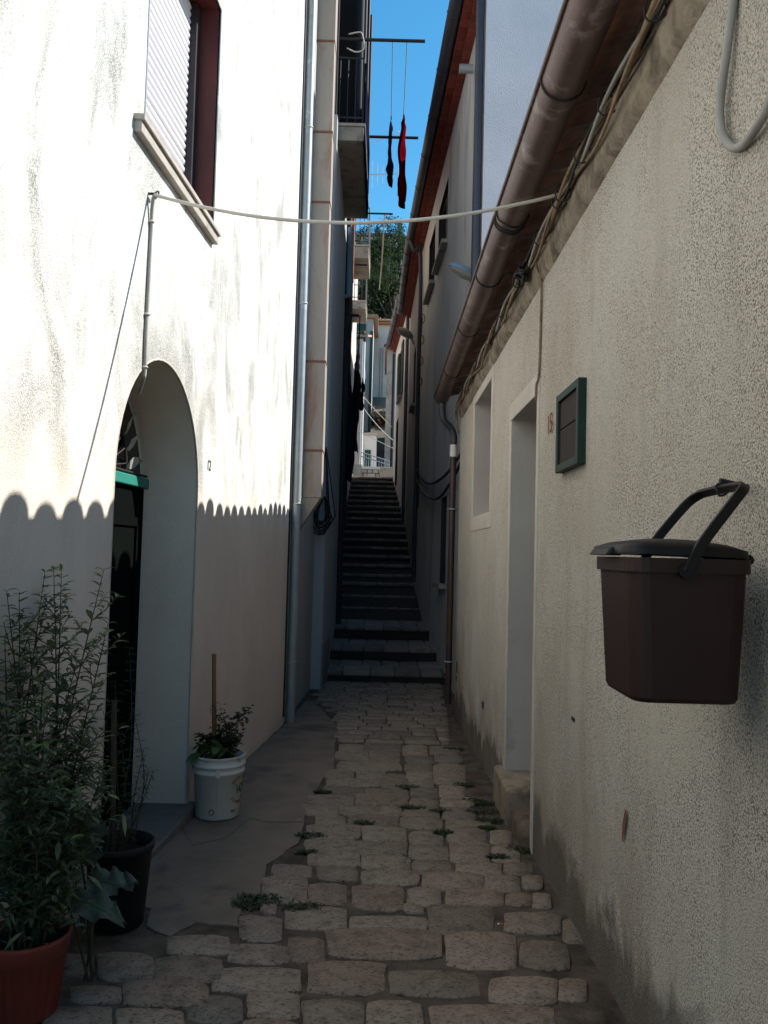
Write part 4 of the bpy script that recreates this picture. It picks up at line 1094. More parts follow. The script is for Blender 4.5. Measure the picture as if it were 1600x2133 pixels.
# ================================================================ food-waste bin hung on the wall
bn = thing('waste_bin', 'dark brown lidded waste bin hanging from a nail on the roughcast wall', 'bin', (0.65, 1.77, 1.21))
X0, X1, Y0, Y1 = 0.498, 0.738, 1.63, 1.90
def bin_ring(z, inset, tx=0.0, ch=0.035):
    a0, a1, b0, b1 = X0 + inset, X1 - inset * 0.9 - tx, Y0 + inset, Y1 - inset
    pts = []
    for (cx_, cy_, sx, sy) in ((a0, b0, 1, 1), (a1, b0, -1, 1), (a1, b1, -1, -1), (a0, b1, 1, -1)):
        arc = []
        for k in range(5):
            t = math.pi / 2 * k / 4
            arc.append((cx_ + sx * ch * (1 - math.sin(t)), cy_ + sy * ch * (1 - math.cos(t))))
        if sx * sy > 0: arc = arc[::-1]
        pts += arc
    return [Vector((x, y, z)) for x, y in pts]
rings = [bin_ring(1.222, 0.030), bin_ring(1.213, 0.016), bin_ring(1.222, 0.012), bin_ring(1.475, 0.0)]
m = MB()
nb = len(rings[0])
m.add([v for r in rings[1:] for v in r], [(a * nb + i, a * nb + (i + 1) % nb, (a + 1) * nb + (i + 1) % nb, (a + 1) * nb + i) for a in range(2) for i in range(nb)])
m.add(rings[1], [tuple(reversed(range(nb)))])
m.build('body', M['bin'], bn)
m = MB()
ro, ri = [bin_ring(1.474, -0.008, ch=0.04), bin_ring(1.503, -0.008, ch=0.04), bin_ring(1.503, 0.004), bin_ring(1.44, 0.006)], 0
m.add([v for r in ro for v in r], [(a * nb + i, a * nb + (i + 1) % nb, (a + 1) * nb + (i + 1) % nb, (a + 1) * nb + i) for a in range(3) for i in range(nb)])
m.build('rim', M['bin'], bn)
# lid: shallow dome hinged at the wall, a little open at the front
m = MB()
lr = []
for inset, z in ((-0.010, 0.0), (-0.010, 0.016), (0.02, 0.026), (0.07, 0.032)):
    lr.append([Vector((v.x, v.y, 1.506 + z)) for v in bin_ring(0, inset, ch=0.045)])
hx = X1
def tilt(v):
    d_ = hx - v.x
    bulge = 0.004 * math.sin(math.pi * min(max((v.x - X0) / (X1 - X0), 0), 1))
    return Vector((v.x - 0.006, v.y, v.z + 0.022 * d_ + bulge - 0.002))
m.add([tilt(v) for r in lr for v in r], [(a * nb + i, a * nb + (i + 1) % nb, (a + 1) * nb + (i + 1) % nb, (a + 1) * nb + i) for a in range(3) for i in range(nb)], True)
m.add([tilt(v) for v in lr[3]], [tuple(range(nb))])
m.add([tilt(v) for v in lr[0]], [tuple(reversed(range(nb)))])
lid = m.build('lid', M['bin_handle'], bn)
m = MB()
m.hexa([tilt(Vector(v)) for v in ((X0 - 0.030, 1.70, 1.502), (X0 + 0.005, 1.70, 1.502), (X0 + 0.005, 1.84, 1.502), (X0 - 0.030, 1.84, 1.502), (X0 - 0.018, 1.705, 1.519), (X0 + 0.03, 1.70, 1.530), (X0 + 0.03, 1.84, 1.530), (X0 - 0.018, 1.835, 1.519))])
m.build('lid_tab', M['bin_handle'], lid, 0.005)
MB().tube([(X1 + 0.006, Y0 + 0.03, 1.503), (X1 + 0.006, Y1 - 0.03, 1.503)], 0.011, 10).build('hinge', M['bin_handle'], bn)
# handle: two flat arms and a cross bar, leaning back to the nail
ht = [(0.603, Y0 - 0.014, 1.475), (0.633, Y0 - 0.014, 1.535), (0.700, Y0 - 0.006, 1.622), (0.727, Y0 + 0.015, 1.650), (0.737, Y0 + 0.06, 1.656), (0.742, 1.77, 1.658), (0.737, Y1 - 0.06, 1.656), (0.727, Y1 - 0.015, 1.650), (0.700, Y1 + 0.006, 1.622), (0.633, Y1 + 0.014, 1.535), (0.603, Y1 + 0.014, 1.475)]
sp = smooth(ht, 5)
m = MB()
secs = []
for i, p in enumerate(sp):
    t = (sp[min(i + 1, len(sp) - 1)] - sp[max(i - 1, 0)]).normalized()
    up = Vector((0.80, 0, -0.6)).normalized()
    if abs(t.dot(up)) > 0.95: up = Vector((1, 0, 0))
    s1 = (up - t * up.dot(t)).normalized(); s2 = t.cross(s1)
    secs.append([p + s1 * 0.0105 + s2 * 0.005, p - s1 * 0.0105 + s2 * 0.005, p - s1 * 0.0105 - s2 * 0.005, p + s1 * 0.0105 - s2 * 0.005])
m.add([v for s in secs for v in s], [(a * 4 + i, a * 4 + (i + 1) % 4, (a + 1) * 4 + (i + 1) % 4, (a + 1) * 4 + i) for a in range(len(secs) - 1) for i in range(4)])
m.add(secs[0], [(0, 1, 2, 3)]); m.add(secs[-1], [(0, 1, 2, 3)])
hd = m.build('handle', M['bin_handle'], bn, 0.002)
for yy, s in ((Y0 - 0.012, 1), (Y1 + 0.012, -1)):
    MB().tube([(0.603, yy - 0.006 * s, 1.478), (0.603, yy + 0.014 * s, 1.478)], 0.017, 12).build('pivot', M['bin_handle'], bn)
nl = thing('hanging_wire', 'short rusty wire on a nail that holds up the brown bin', 'wire', (0.785, 1.78, 1.655))
MB().tube([(0.81, 1.79, 1.662), (0.735, 1.785, 1.676)], 0.006, 6).build('nail', M['iron'], nl)
MB().tube([(0.739 + 0.012 * math.cos(t), 1.785 + 0.006 * math.sin(3 * t), 1.657 + 0.014 * math.sin(t)) for t in [2 * math.pi * i / 14 for i in range(15)]], 0.003, 5).build('twist', M['wire_dark'], nl)

# ================================================================ bucket planter
bc = at_ground(452, 1695)
bc = Vector((bc.x + 0.01, bc.y - 0.05, gz(bc.y - 0.05) + 0.011))
bk_ = thing('paint_bucket', 'white printed plastic paint bucket planted with herbs', 'bucket', bc)
m = MB().lathe(bc, [(0.0, 0.006), (0.115, 0.004), (0.119, 0.0), (0.123, 0.006), (0.139, 0.245), (0.148, 0.248), (0.148, 0.262), (0.141, 0.264), (0.142, 0.285), (0.151, 0.287), (0.151, 0.299), (0.1435, 0.301), (0.1445, 0.332), (0.149, 0.335), (0.149, 0.345), (0.140, 0.345), (0.136, 0.29), (0.13, 0.22)], 40)
m.build('bucket_wall', M['bucket'], bk_)
MB().lathe(bc, [(0.0, 0.292), (0.06, 0.296), (0.1365, 0.290)], 24).build('soil', M['soil'], bk_)
def on_bucket(ang, z, off=0.0015):
    r = 0.1235 + (z - 0.006) * 0.067 + off
    return bc + Vector((r * math.cos(ang), r * math.sin(ang), z)), Vector((-math.sin(ang), math.cos(ang), 0))
view = math.atan2(-bc.y, -bc.x)                   # towards the camera
def btxt(s, ang, z, size, mat, roll=0.0):
    p, t = on_bucket(ang, z)
    text_mesh('print', s, size, mat, bk_, face_mtx(p, t, (0.067 * math.cos(ang), 0.067 * math.sin(ang), 1)) @ Matrix.Rotation(roll, 4, 'Z'))
for i, ch in enumerate('VO'): btxt(ch, view + 0.95 + i * 0.28, 0.160, 0.075, 'print_green', -0.15)
for i, ch in enumerate('PITTURE DI'):
    if ch != ' ':
        t = -0.95 + i * 0.2
        btxt(ch, view + 1.08 + 0.62 * math.sin(t) * 0.9, 0.155 - 0.068 * math.cos(t) , 0.024, 'print_red', t * 0.9)
for i, ch in enumerate('COLORI VIVI'):
    if ch != ' ':
        t = -0.9 + i * 0.18
        btxt(ch, view + 1.08 + 0.62 * math.sin(t) * 0.9, 0.165 + 0.062 * math.cos(t), 0.018, 'print_red', -t * 0.9)
for k in range(14): btxt('|', view - 0.05, 0.075 + k * 0.011, 0.012, 'print_red')
m = MB()
for i in range(20):
    t0, t1 = 2 * math.pi * i / 20, 2 * math.pi * (i + 1) / 20
    m.add([on_bucket(view - 0.25 + rr / 0.13 * math.cos(t), 0.048 + rr * math.sin(t))[0] for t in (t0, t1) for rr in (0.011, 0.017)], [(0, 1, 3, 2)])
m.build('logo', M['print_red'], bk_)
btxt('litri', view + 0.75, 0.045, 0.022, 'print_red')
p, t = on_bucket(view - 0.02, 0.262, 0.012)
MB().box(p.x - 0.012, p.x + 0.012, p.y - 0.004, p.y + 0.004, p.z - 0.02, p.z + 0.022).build('handle_lug', M['bucket'], bk_, 0.003)
stk = tag(MB().tube([bc + Vector((-0.02, 0.0, 0.1)), at_Y(446, 1362, bc.y) ], 0.0125, 8).build('plant_stake', M['stake']), 'brown wooden stake standing in the white bucket', 'stake')

# ---------------------------------------------------------------- leaves
def leaf(m, base, d, length, width, droop=0.15, fold=0.25, roll=0.0, nseg=3):
    d = d.normalized()
    side = d.cross(Vector((0, 0, 1)))
    if side.length < 0.05: side = Vector((1, 0, 0))
    side.normalize()
    up = side.cross(d).normalized()
    if roll:
        side, up = side * math.cos(roll) + up * math.sin(roll), up * math.cos(roll) - side * math.sin(roll)
    mid, lft, rgt = [], [], []
    for i in range(nseg + 1):
        t = i / nseg
        c = base + d * (length * t) - Vector((0, 0, 1)) * (droop * length * t * t)
        w = width * (math.sin(math.pi * min(t * 0.88 + 0.06, 1)) ** 0.9) if 0 < i < nseg else width * 0.04
        mid.append(c); lft.append(c + side * w * 0.5 + up * w * fold); rgt.append(c - side * w * 0.5 + up * w * fold)
    n = nseg + 1
    fs = []
    for i in range(nseg):
        fs += [(i, i + 1, n + i + 1, n + i), (2 * n + i, 2 * n + i + 1, i + 1, i)]
    m.add(mid + lft + rgt, fs, True)

def rnd_dir(z=(-0.2, 0.7)):
    a = random.uniform(0, 2 * math.pi)
    return Vector((math.cos(a), math.sin(a), random.uniform(*z)))
def wallclamp(v, margin=0.015):
    return Vector((max(v.x, XL(v.y) + margin), v.y, v.z))

# herbs in the bucket
hb = thing('herb_plant', 'leafy basil and parsley growing out of the white bucket', 'plant', bc + Vector((0, 0, 0.295)))
fo, fs_, st_ = MB(), MB(), MB()
soil0 = bc + Vector((0, 0, 0.295))
for k in range(10):
    a = random.uniform(0, 2 * math.pi); r = random.uniform(0.02, 0.09)
    b0 = soil0 + Vector((r * math.cos(a), r * math.sin(a), 0))
    tip = soil0 + Vector((random.uniform(-0.13, 0.15), random.uniform(-0.13, 0.1), random.uniform(0.1, 0.28)))
    pts = smooth([b0, b0.lerp(tip, 0.5) + Vector((0, 0, 0.03)), tip], 4)
    pts = [wallclamp(p) for p in pts]
    st_.tube(pts, 0.003, 5)
    for p in pts[2:]:
        for _ in range(7):
            d = rnd_dir((-0.3, 0.8))
            for f in range(3):
                dd = (d + Vector((random.uniform(-.7, .7), random.uniform(-.7, .7), random.uniform(-.3, .3)))).normalized()
                leaf(fs_, wallclamp(p + d * 0.025), dd, random.uniform(0.018, 0.032), random.uniform(0.014, 0.022), nseg=2)
for k in range(44):
    a = random.uniform(0, 2 * math.pi)
    d = Vector((math.cos(a), math.sin(a), random.uniform(-0.5, 0.3)))
    b0 = soil0 + Vector((random.uniform(-0.09, 0.07), random.uniform(-0.10, 0.03), random.uniform(0.03, 0.15)))
    leaf(fo, b0, d, random.uniform(0.06, 0.10), random.uniform(0.045, 0.065), 0.5, 0.12, nseg=4)
# a few stems climbing the stake
for k in range(5):
    z = 0.1 + k * 0.055
    b0 = bc + Vector((-0.02, 0, 0.28 + z))
    st_.tube([b0 - Vector((0, 0, 0.06)), b0 + Vector((random.uniform(-.03, .03), -0.02, 0.02))], 0.002, 4)
    for _ in range(12):
        leaf(fs_, b0 + Vector((random.uniform(-.04, .05), random.uniform(-.03, .02), random.uniform(-.02, .03))), rnd_dir(), random.uniform(0.015, 0.03), 0.015, nseg=2)
st_.build('stems', M['stem'], hb)
stuff(fo.build('broad_leaves', M['leaf_basil'], hb, recalc=False)); stuff(fs_.build('small_leaves', M['weed'], hb, recalc=False))

# ================================================================ black pot with a wispy plant
bp = at_ground(243, 1922)
bp = Vector((bp.x + 0.0, bp.y, gz(bp.y)))
pt = thing('black_plant_pot', 'black plastic plant pot by the arched door', 'plant pot', bp)
MB().lathe(bp, [(0.0, 0.012), (0.095, 0.0), (0.100, 0.004), (0.124, 0.285), (0.132, 0.287), (0.132, 0.312), (0.122, 0.312), (0.118, 0.24)], 32).build('pot_wall', M['black_pot'], pt)
MB().lathe(bp, [(0.0, 0.262), (0.119, 0.258)], 24).build('soil', M['soil'], pt)
wp = thing('wispy_plant', 'tall wispy grey-green plant in the black pot', 'plant', bp + Vector((0, 0, 0.26)))
st_, fo = MB(), MB()
tips = [(270, 1350), (235, 1460), (278, 1480), (300, 1560), (215, 1480), (310, 1600), (240, 1420), (285, 1640), (320, 1605)]
for k, (x, y) in enumerate(tips):
    tip = at_Y(x, y, bp.y + 0.10 + random.uniform(-0.03, 0.06))
    b0 = bp + Vector((random.uniform(-.05, .05), random.uniform(-.05, .05), 0.25))
    md = b0.lerp(tip, 0.5) + Vector((random.uniform(-.03, .05), random.uniform(-.03, .03), 0.0))
    pts = [wallclamp(p, 0.02) if p.y < 3.4 else p for p in smooth([b0, md, tip], 10)]
    st_.tube(pts, [0.0035 - 0.0025 * i / (len(pts) - 1) for i in range(len(pts))], 5)
    for i, p in enumerate(pts[4:]):
        for _ in range(6 if k < 4 else 3):
            leaf(fo, p, rnd_dir((-0.1, 0.6)), random.uniform(0.02, 0.05), 0.004 if k != 1 else 0.009, 0.3, nseg=2)
st_.build('stems', M['stem'], wp)
stuff(fo.build('leaves', M['leaf_thin'], wp, recalc=False))
tag(MB().tube([bp + Vector((-0.03, 0.02, 0.2)), at_Y(238, 1460, bp.y + 0.08)], 0.011, 7).build('cane', M['bark']), 'weathered cane stuck in the black pot', 'cane')

# ================================================================ red pot with the tall shrub
rp = Vector((-1.062, 2.57, gz(2.57) - 0.004))
po = thing('red_plant_pot', 'ribbed red plastic plant pot at the lower left', 'plant pot', rp)
prof2 = [(0.0, 0.012), (0.090, 0.0), (0.094, 0.005), (0.117, 0.185), (0.123, 0.188), (0.127, 0.228), (0.131, 0.238), (0.124, 0.242), (0.119, 0.236), (0.114, 0.19)]
m = MB()
nS = 96
vs = []
for r, z in prof2:
    for k in range(nS):
        t = 2 * math.pi * k / nS
        rr = r + (0.0022 * (1 if (k // 2) % 2 else -1) if 0.005 <= z <= 0.185 and r > 0.09 and r < 0.1175 else 0)
        vs.append(rp + Vector((rr * math.cos(t), rr * math.sin(t), z)))
m.add(vs, [(i * nS + k, i * nS + (k + 1) % nS, (i + 1) * nS + (k + 1) % nS, (i + 1) * nS + k) for i in range(len(prof2) - 1) for k in range(nS)], True)
m.build('pot_wall', M['terracotta'], po)
MB().lathe(rp, [(0.0, 0.212), (0.1165, 0.207)], 24).build('soil', M['soil'], po)
sh_ = thing('tall_shrub', 'tall bushy shrub with narrow leaves in the red pot', 'shrub', rp + Vector((0, 0, 0.21)))
st_, fo, yo = MB(), MB(), MB()
tips = [(82, 1192, 2.80), (112, 1188, 2.72), (128, 1190, 2.82), (216, 1188, 2.80), (225, 1300, 2.78), (40, 1240, 2.6), (-20, 1230, 2.55), (160, 1380, 2.7), (10, 1330, 2.5), (60, 1330, 2.62), (185, 1500, 2.75), (205, 1525, 2.72), (140, 1560, 2.62), (90, 1420, 2.45), (-40, 1380, 2.4), (30, 1480, 2.35), (215, 1600, 2.7), (150, 1650, 2.5), (60, 1560, 2.35), (110, 1640, 2.4), (0, 1600, 2.3), (180, 1690, 2.6)]
def shrub_leaf(p, d, L_, young=False):
    tgt = yo if young else fo
    e = p + d.normalized() * L_
    if e.x < XL(e.y) + 0.01: d = Vector((abs(d.x), d.y, d.z))
    leaf(tgt, p, d, L_, L_ * random.uniform(0.22, 0.30), random.uniform(0.1, 0.5), 0.22, random.uniform(-0.5, 0.5), 3)
for ti, (x, y, Yt) in enumerate(tips):
    tip = wallclamp(at_Y(x, y, Yt), 0.03)
    b0 = rp + Vector((random.uniform(-.05, .06), random.uniform(-.05, .05), 0.205))
    md = b0.lerp(tip, 0.45) + Vector((random.uniform(-.03, .04), random.uniform(-.05, .05), 0.04))
    pts = [wallclamp(p, 0.02) for p in smooth([b0, md, tip], 14)]
    n = len(pts)
    st_.tube(pts, [0.0055 - 0.0045 * i / (n - 1) for i in range(n)], 5)
    for i in range(4, n):
        p = pts[i]
        t = i / (n - 1)
        d0 = (pts[min(i + 1, n - 1)] - pts[i - 1]).normalized()
        for _ in range(3):
            dd = rnd_dir((-0.1, 0.5)); dd = (dd - d0 * dd.dot(d0) * 0.6 + d0 * 0.55)
            shrub_leaf(p, dd, random.uniform(0.040, 0.085) * (0.62 if t > 0.85 else 1.0), t > 0.93)
        if t < 0.88 and random.random() < 0.85:       # side twig
            dd = (rnd_dir((0.1, 0.8)) + d0 * 0.4).normalized()
            e = wallclamp(p + dd * random.uniform(0.06, 0.16), 0.03)
            st_.tube([p, p.lerp(e, 0.5) + Vector((0, 0, -0.008)), e], [0.002, 0.0016, 0.001], 4)
            for q in range(9):
                pp = p.lerp(e, (q + 1.5) / 10)
                shrub_leaf(pp, (rnd_dir((-0.2, 0.5)) + dd * 0.6), random.uniform(0.026, 0.055), q > 7)
for k in range(520):                                  # dense lower crown
    p = rp + Vector((random.gauss(0.0, 0.09), random.gauss(0, 0.10), random.uniform(0.24, 0.85)))
    p = wallclamp(p, 0.04)
    shrub_leaf(p, rnd_dir((-0.7, 0.3)), random.uniform(0.03, 0.065))
st_.build('stems', M['stem'], sh_)
stuff(fo.build('leaves', M['leaf'], sh_, recalc=False)); stuff(yo.build('young_leaves', M['leaf_young'], sh_, recalc=False))

# broad grey-green leaves between the pots
bl = thing('broad_leaf_plant', 'cabbage-like plant with broad wavy leaves between the two pots', 'plant', Vector((-0.93, 2.78, gz(2.78))))
def big_leaf(stem0, base, tip, width, nrm):
    n = 12
    ax = (tip - base); L_ = ax.length; ax.normalize()
    side = nrm.cross(ax).normalized(); up = ax.cross(side)
    m = MB()
    vs = []
    cols = 5
    sd = random.random() * 50
    for i in range(n + 1):
        t = i / n
        w = width * (math.sin(math.pi * (0.04 + 0.92 * t) ** 0.8)) * (0.85 + 0.35 * abs(math.sin(t * 9 + sd)))
        for j in range(-cols, cols + 1):
            u = j / cols
            h = 0.10 * w * abs(u) + 0.022 * math.sin(t * 16 + sd + u * 3) * abs(u) - 0.22 * L_ * t * t
            vs.append(base + ax * (L_ * t) + side * (w * u * 0.5) + up * h)
    c = 2 * cols + 1
    m.add(vs, [(i * c + j, i * c + j + 1, (i + 1) * c + j + 1, (i + 1) * c + j) for i in range(n) for j in range(c - 1)], True)
    lf = m.build('leaf', M['leaf_broad'], bl, recalc=False)
    MB().tube([base + ax * (L_ * t) + up * (0.003 - 0.22 * L_ * t * t) for t in [k / 8 for k in range(8)]], [0.0032 - 0.003 * k / 8 for k in range(8)], 5).build('midrib', M['leaf_young'], lf)
    MB().tube(smooth([stem0, stem0.lerp(base, 0.6) + Vector((0, 0, 0.04)), base], 4), 0.004, 6).build('stalk', M['stem'], bl)
root = Vector((-0.93, 2.78, gz(2.78)))
for (bx, by, bY), (tx, ty, tY), w in (((150, 1868, 2.72), (248, 1900, 2.62), 0.10), ((185, 1835, 2.8), (262, 1835, 2.72), 0.085), ((215, 1838, 2.9), (280, 1830, 2.85), 0.07), ((120, 1850, 2.66), (90, 1900, 2.58), 0.09), ((190, 1760, 2.85), (192, 1690, 2.85), 0.10), ((170, 1800, 2.75), (190, 1745, 2.75), 0.11), ((140, 1790, 2.7), (100, 1760, 2.66), 0.10)):
    big_leaf(root + Vector((random.uniform(-.02, .02), random.uniform(-.02, .02), 0)), at_Y(bx, by, bY), at_Y(tx, ty, tY), w, Vector((0.15, -0.6, 0.8)))

# ================================================================ weeds in the joints, cigarette end
wd = [(648, 1740), (540, 1872), (525, 1884), (630, 1890), (1000, 1672), (1012, 1690), (985, 1668), (1020, 1708), (925, 1735), (918, 1690), (760, 1715), (965, 1635), (850, 1640), (1035, 1785), (1015, 1725), (670, 1650), (860, 1682), (640, 1775), (1085, 1770), (945, 1560)]
cols_ = {'left': 'along the broken concrete edge', 'middle': 'in the middle joints of the paving', 'right': 'beside the roughcast wall'}
rank = {}
for i, (x, y) in enumerate(wd):
    side = 'left' if x < 700 else ('middle' if x < 930 else 'right')
    rank[i] = (side, sorted([w[1] for w in wd if ('left' if w[0] < 700 else ('middle' if w[0] < 930 else 'right')) == side], reverse=True).index(y))
ordn = ['nearest', 'second', 'third', 'fourth', 'fifth', 'sixth', 'seventh', 'eighth', 'ninth', 'tenth']
for i, (x, y) in enumerate(wd):
    c = at_ground(x, y); c.z = gz(c.y) - 0.008
    m = MB()
    r = random.uniform(0.035, 0.06) * (1.5 if i in (4, 5, 1) else 1)
    for k in range(190):
        a, q = random.uniform(0, 2 * math.pi), r * math.sqrt(random.random())
        leaf(m, c + Vector((q * 1.5 * math.cos(a), q * 0.7 * math.sin(a), random.uniform(0, 0.01))), rnd_dir((0.1, 1.2)), random.uniform(0.015, 0.038), random.uniform(0.006, 0.014), 0.4, nseg=2)
    tag(m.build('weed_tuft', M['weed'], recalc=False), f'{ordn[rank[i][1]]} dark green weed tuft, counted from the camera, {cols_[rank[i][0]]}', 'weed', 'weeds in the paving joints')
c = at_ground(1040, 1931); c.z += 0.012
cg = thing('cigarette_end', 'orange and white cigarette end on the paving', 'litter', c)
MB().tube([c, c + Vector((0.014, -0.004, 0))], 0.0038, 8).build('filter', M['orange'], cg)
MB().tube([c + Vector((-0.006, 0.0017, 0)), c + Vector((-0.0002, 0, 0))], 0.0037, 8).build('paper', M['white_paint'], cg)

# ================================================================ washing lines over the lane
def bar(name, label, a, b, r=0.017, mat='iron', group='clothes line brackets'):
    return tag(MB().tube([a, b], r, 6, sm=False).build(name, M[mat]), label, 'bracket', group)
b1 = bar('line_bracket', 'upper iron clothes bracket reaching out from the near end of the balcony', (-0.78, 11.0, 8.60), (0.40, 11.0, 8.60), 0.022)
b2_ = bar('line_bracket', 'lower iron clothes bracket reaching out from the far end of the balcony', (-0.5, 13.65, 8.60), (0.42, 13.65, 8.60), 0.024)
for X, lab in ((-0.05, 'left thin washing line strung over the lane'), (0.15, 'right thin washing line strung over the lane')):
    tag(MB().tube([(X, 11.0, 8.6), (X, 12.3, 8.575), (X, 13.65, 8.6)], 0.006, 5).build('washing_line', M['wire_grey']), lab, 'washing line')
def cloth(name, label, X, ya, yb, ztop, zbot, wid, mat, seed):
    """a garment pegged to a line that runs along the lane: thin folds seen nearly edge on"""
    t_ = thing(name, label, 'laundry', (X, ya, zbot), 'laundry over the lane')
    m = MB()
    nz, nu = 34, 18
    vs = []
    for j in range(nz + 1):
        t = j / nz
        w = interp(wid, t)
        for i in range(nu + 1):
            u = i / nu
            fold = math.sin(u * 9.5 + seed + 1.4 * t) * 0.55 + 0.6 * mnoise.noise((u * 4 + seed, t * 3.2, seed))
            x = X + w * fold + 0.012 * mnoise.noise((seed, t * 6, 1)) + 0.01 * math.sin(t * 5 + seed)
            y = ya + (yb - ya) * (0.5 + (u - 0.5) * (0.55 + 0.45 * min(1, t * 3)))
            z = ztop + (zbot - ztop) * t * (1 + 0.05 * mnoise.noise((u * 5, seed, 3))) - 0.05 * math.sin(u * math.pi) * (1 - t)
            vs.append((x, y, z))
    c = nu + 1
    m.add(vs, [(j * c + i, j * c + i + 1, (j + 1) * c + i + 1, (j + 1) * c + i) for j in range(nz) for i in range(nu)], True)
    ob = m.build('fabric', M[mat], t_)
    so = ob.modifiers.new('thickness', 'SOLIDIFY'); so.thickness = 0.008
    for u in (0.28, 0.72):
        yy = ya + (yb - ya) * u
        MB().box(X - 0.009, X + 0.009, yy - 0.006, yy + 0.006, ztop - 0.04, ztop + 0.03).build('peg', M['stake'], t_)
    return t_
cloth('hanging_garment', 'narrow navy garment hanging on the left washing line', -0.05, 12.85, 13.3, 8.58, 7.55, [(0, 0.01), (0.08, 0.05), (0.16, 0.035), (0.5, 0.03), (0.7, 0.09), (0.9, 0.10), (1, 0.06)], 'cloth_navy', 3.0)
cloth('hanging_garment', 'long dark red garment hanging on the right washing line', 0.15, 12.8, 13.3, 8.60, 7.2, [(0, 0.02), (0.06, 0.09), (0.3, 0.10), (0.5, 0.085), (0.75, 0.11), (0.9, 0.115), (1, 0.10)], 'cloth_red', 9.0)
# things on the balcony
tag(MB().lathe((-0.57, 12.3, 7.402), [(0.0, 0.0), (0.09, 0.0), (0.10, 0.1), (0.10, 2.9), (0.07, 3.0), (0, 3.0)], 16).build('rolled_awning', M['iron'],), 'dark rolled awning standing upright on the iron balcony', 'awning')
tag(MB().tube(smooth([(-0.66, 10.98, 8.66), (-0.50, 10.95, 8.67), (-0.46, 10.95, 8.6), (-0.44, 10.96, 8.45), (-0.55, 10.97, 8.40), (-0.68, 10.98, 8.46)], 5), 0.010, 6).build('hose', M['wire_white']), 'pale hose looped over the balcony rail', 'hose')
# second bracket with a white rope, farther up
bar('line_bracket', 'short iron clothes bracket above the tree, with a white rope', (-0.75, 15.4, 8.0), (0.02, 15.4, 8.0), 0.018)
tag(MB().tube(smooth([(-0.14, 15.4, 8.0), (-0.19, 17.5, 7.85), (-0.26, 20.0, 8.02)], 5), 0.012, 6).build('rope', M['wire_white']), 'white rope running up the lane from the short bracket', 'rope')
bar('line_bracket', 'dark iron bar under the beige balcony', (-1.05, 18.0, 7.92), (-0.52, 18.0, 7.92), 0.025)
bar('line_bracket', 'dark iron bar above the black laundry', (-0.95, 16.0, 6.18), (-0.60, 16.0, 6.18), 0.03)
for X, lab in ((-0.58, 'grey cord with knotted cloth under the dark bar'), (-0.76, 'thin dark cord hanging beside the black laundry')):
    tag(MB().tube([(X, 16.0, 6.18), (X, 16.05, 4.6)], 0.012, 5).build('dangling_cord', M['wire_dark']), lab, 'cord')
cloth('hanging_garment', 'small grey cloth hanging on the cord under the dark bar', -0.60, 15.95, 16.1, 5.75, 5.05, [(0, 0.012), (0.4, 0.03), (0.8, 0.07), (1, 0.05)], 'cloth_grey', 5.0)
for i, (X, zt, zb, w, lab) in enumerate(((-0.74, 5.05, 2.9, 0.12, 'long black garment nearest the left wall'), (-0.62, 5.4, 3.5, 0.14, 'wide black garment hanging in the middle of the dark laundry'), (-0.50, 4.95, 4.35, 0.07, 'short black garment at the right end of the dark laundry'))):
    cloth('hanging_garment', lab, X, 15.9 + i * 0.1, 16.3 + i * 0.1, zt, zb, [(0, 0.02), (0.2, w * 0.8), (0.8, w), (1, w * 0.9)], 'cloth_black', 11.0 + i)

# ================================================================ street lamps
def lamp(name, label, p0, p1, rw, rh_, shell, arm_to):
    t = thing(name, label, 'street lamp', p1)
    p0, p1 = Vector(p0), Vector(p1)
    ax = (p0 - p1); L_ = ax.length; ax.normalize()
    side = ax.cross(Vector((0, 0, 1))).normalized(); up = side.cross(ax)
    for nm, sgn, mat, sc in (('shell', 1, shell, 1.0), ('lens', -1, 'lamp_lens', 0.92)):
        m = MB()
        vs = []
        for i in range(13):
            s = i / 12
            prof_r = (math.sin(math.pi * min(s * 0.93 + 0.04, 1))) ** 0.6
            for j in range(9):
                a = math.pi * j / 8
                vs.append(p1 + ax * (L_ * s) + side * (rw * sc * prof_r * math.cos(a)) + up * (sgn * (rh_ if sgn > 0 else rh_ * 0.6) * prof_r * math.sin(a)))
        m.add(vs, [(i * 9 + j, i * 9 + j + 1, (i + 1) * 9 + j + 1, (i + 1) * 9 + j) for i in range(12) for j in range(8)], True)
        m.build(nm, M[mat], t)
    MB().tube([p1 + ax * 0.02, Vector(arm_to)], 0.025, 8).build('arm', M['lamp_grey'], t)
    return t
lamp('street_lamp', 'blue-topped street lamp just behind the brown gutter', (0.73, 9.85, 5.0), (1.05, 9.7, 4.82), 0.25, 0.09, 'lamp_blue', (1.04, 9.55, 4.7))
lamp('street_lamp', 'grey street lamp high over the steps on the right', (0.22, 19.7, 6.98), (0.58, 19.9, 6.78), 0.2, 0.09, 'lamp_grey', (0.66, 20.0, 6.6))
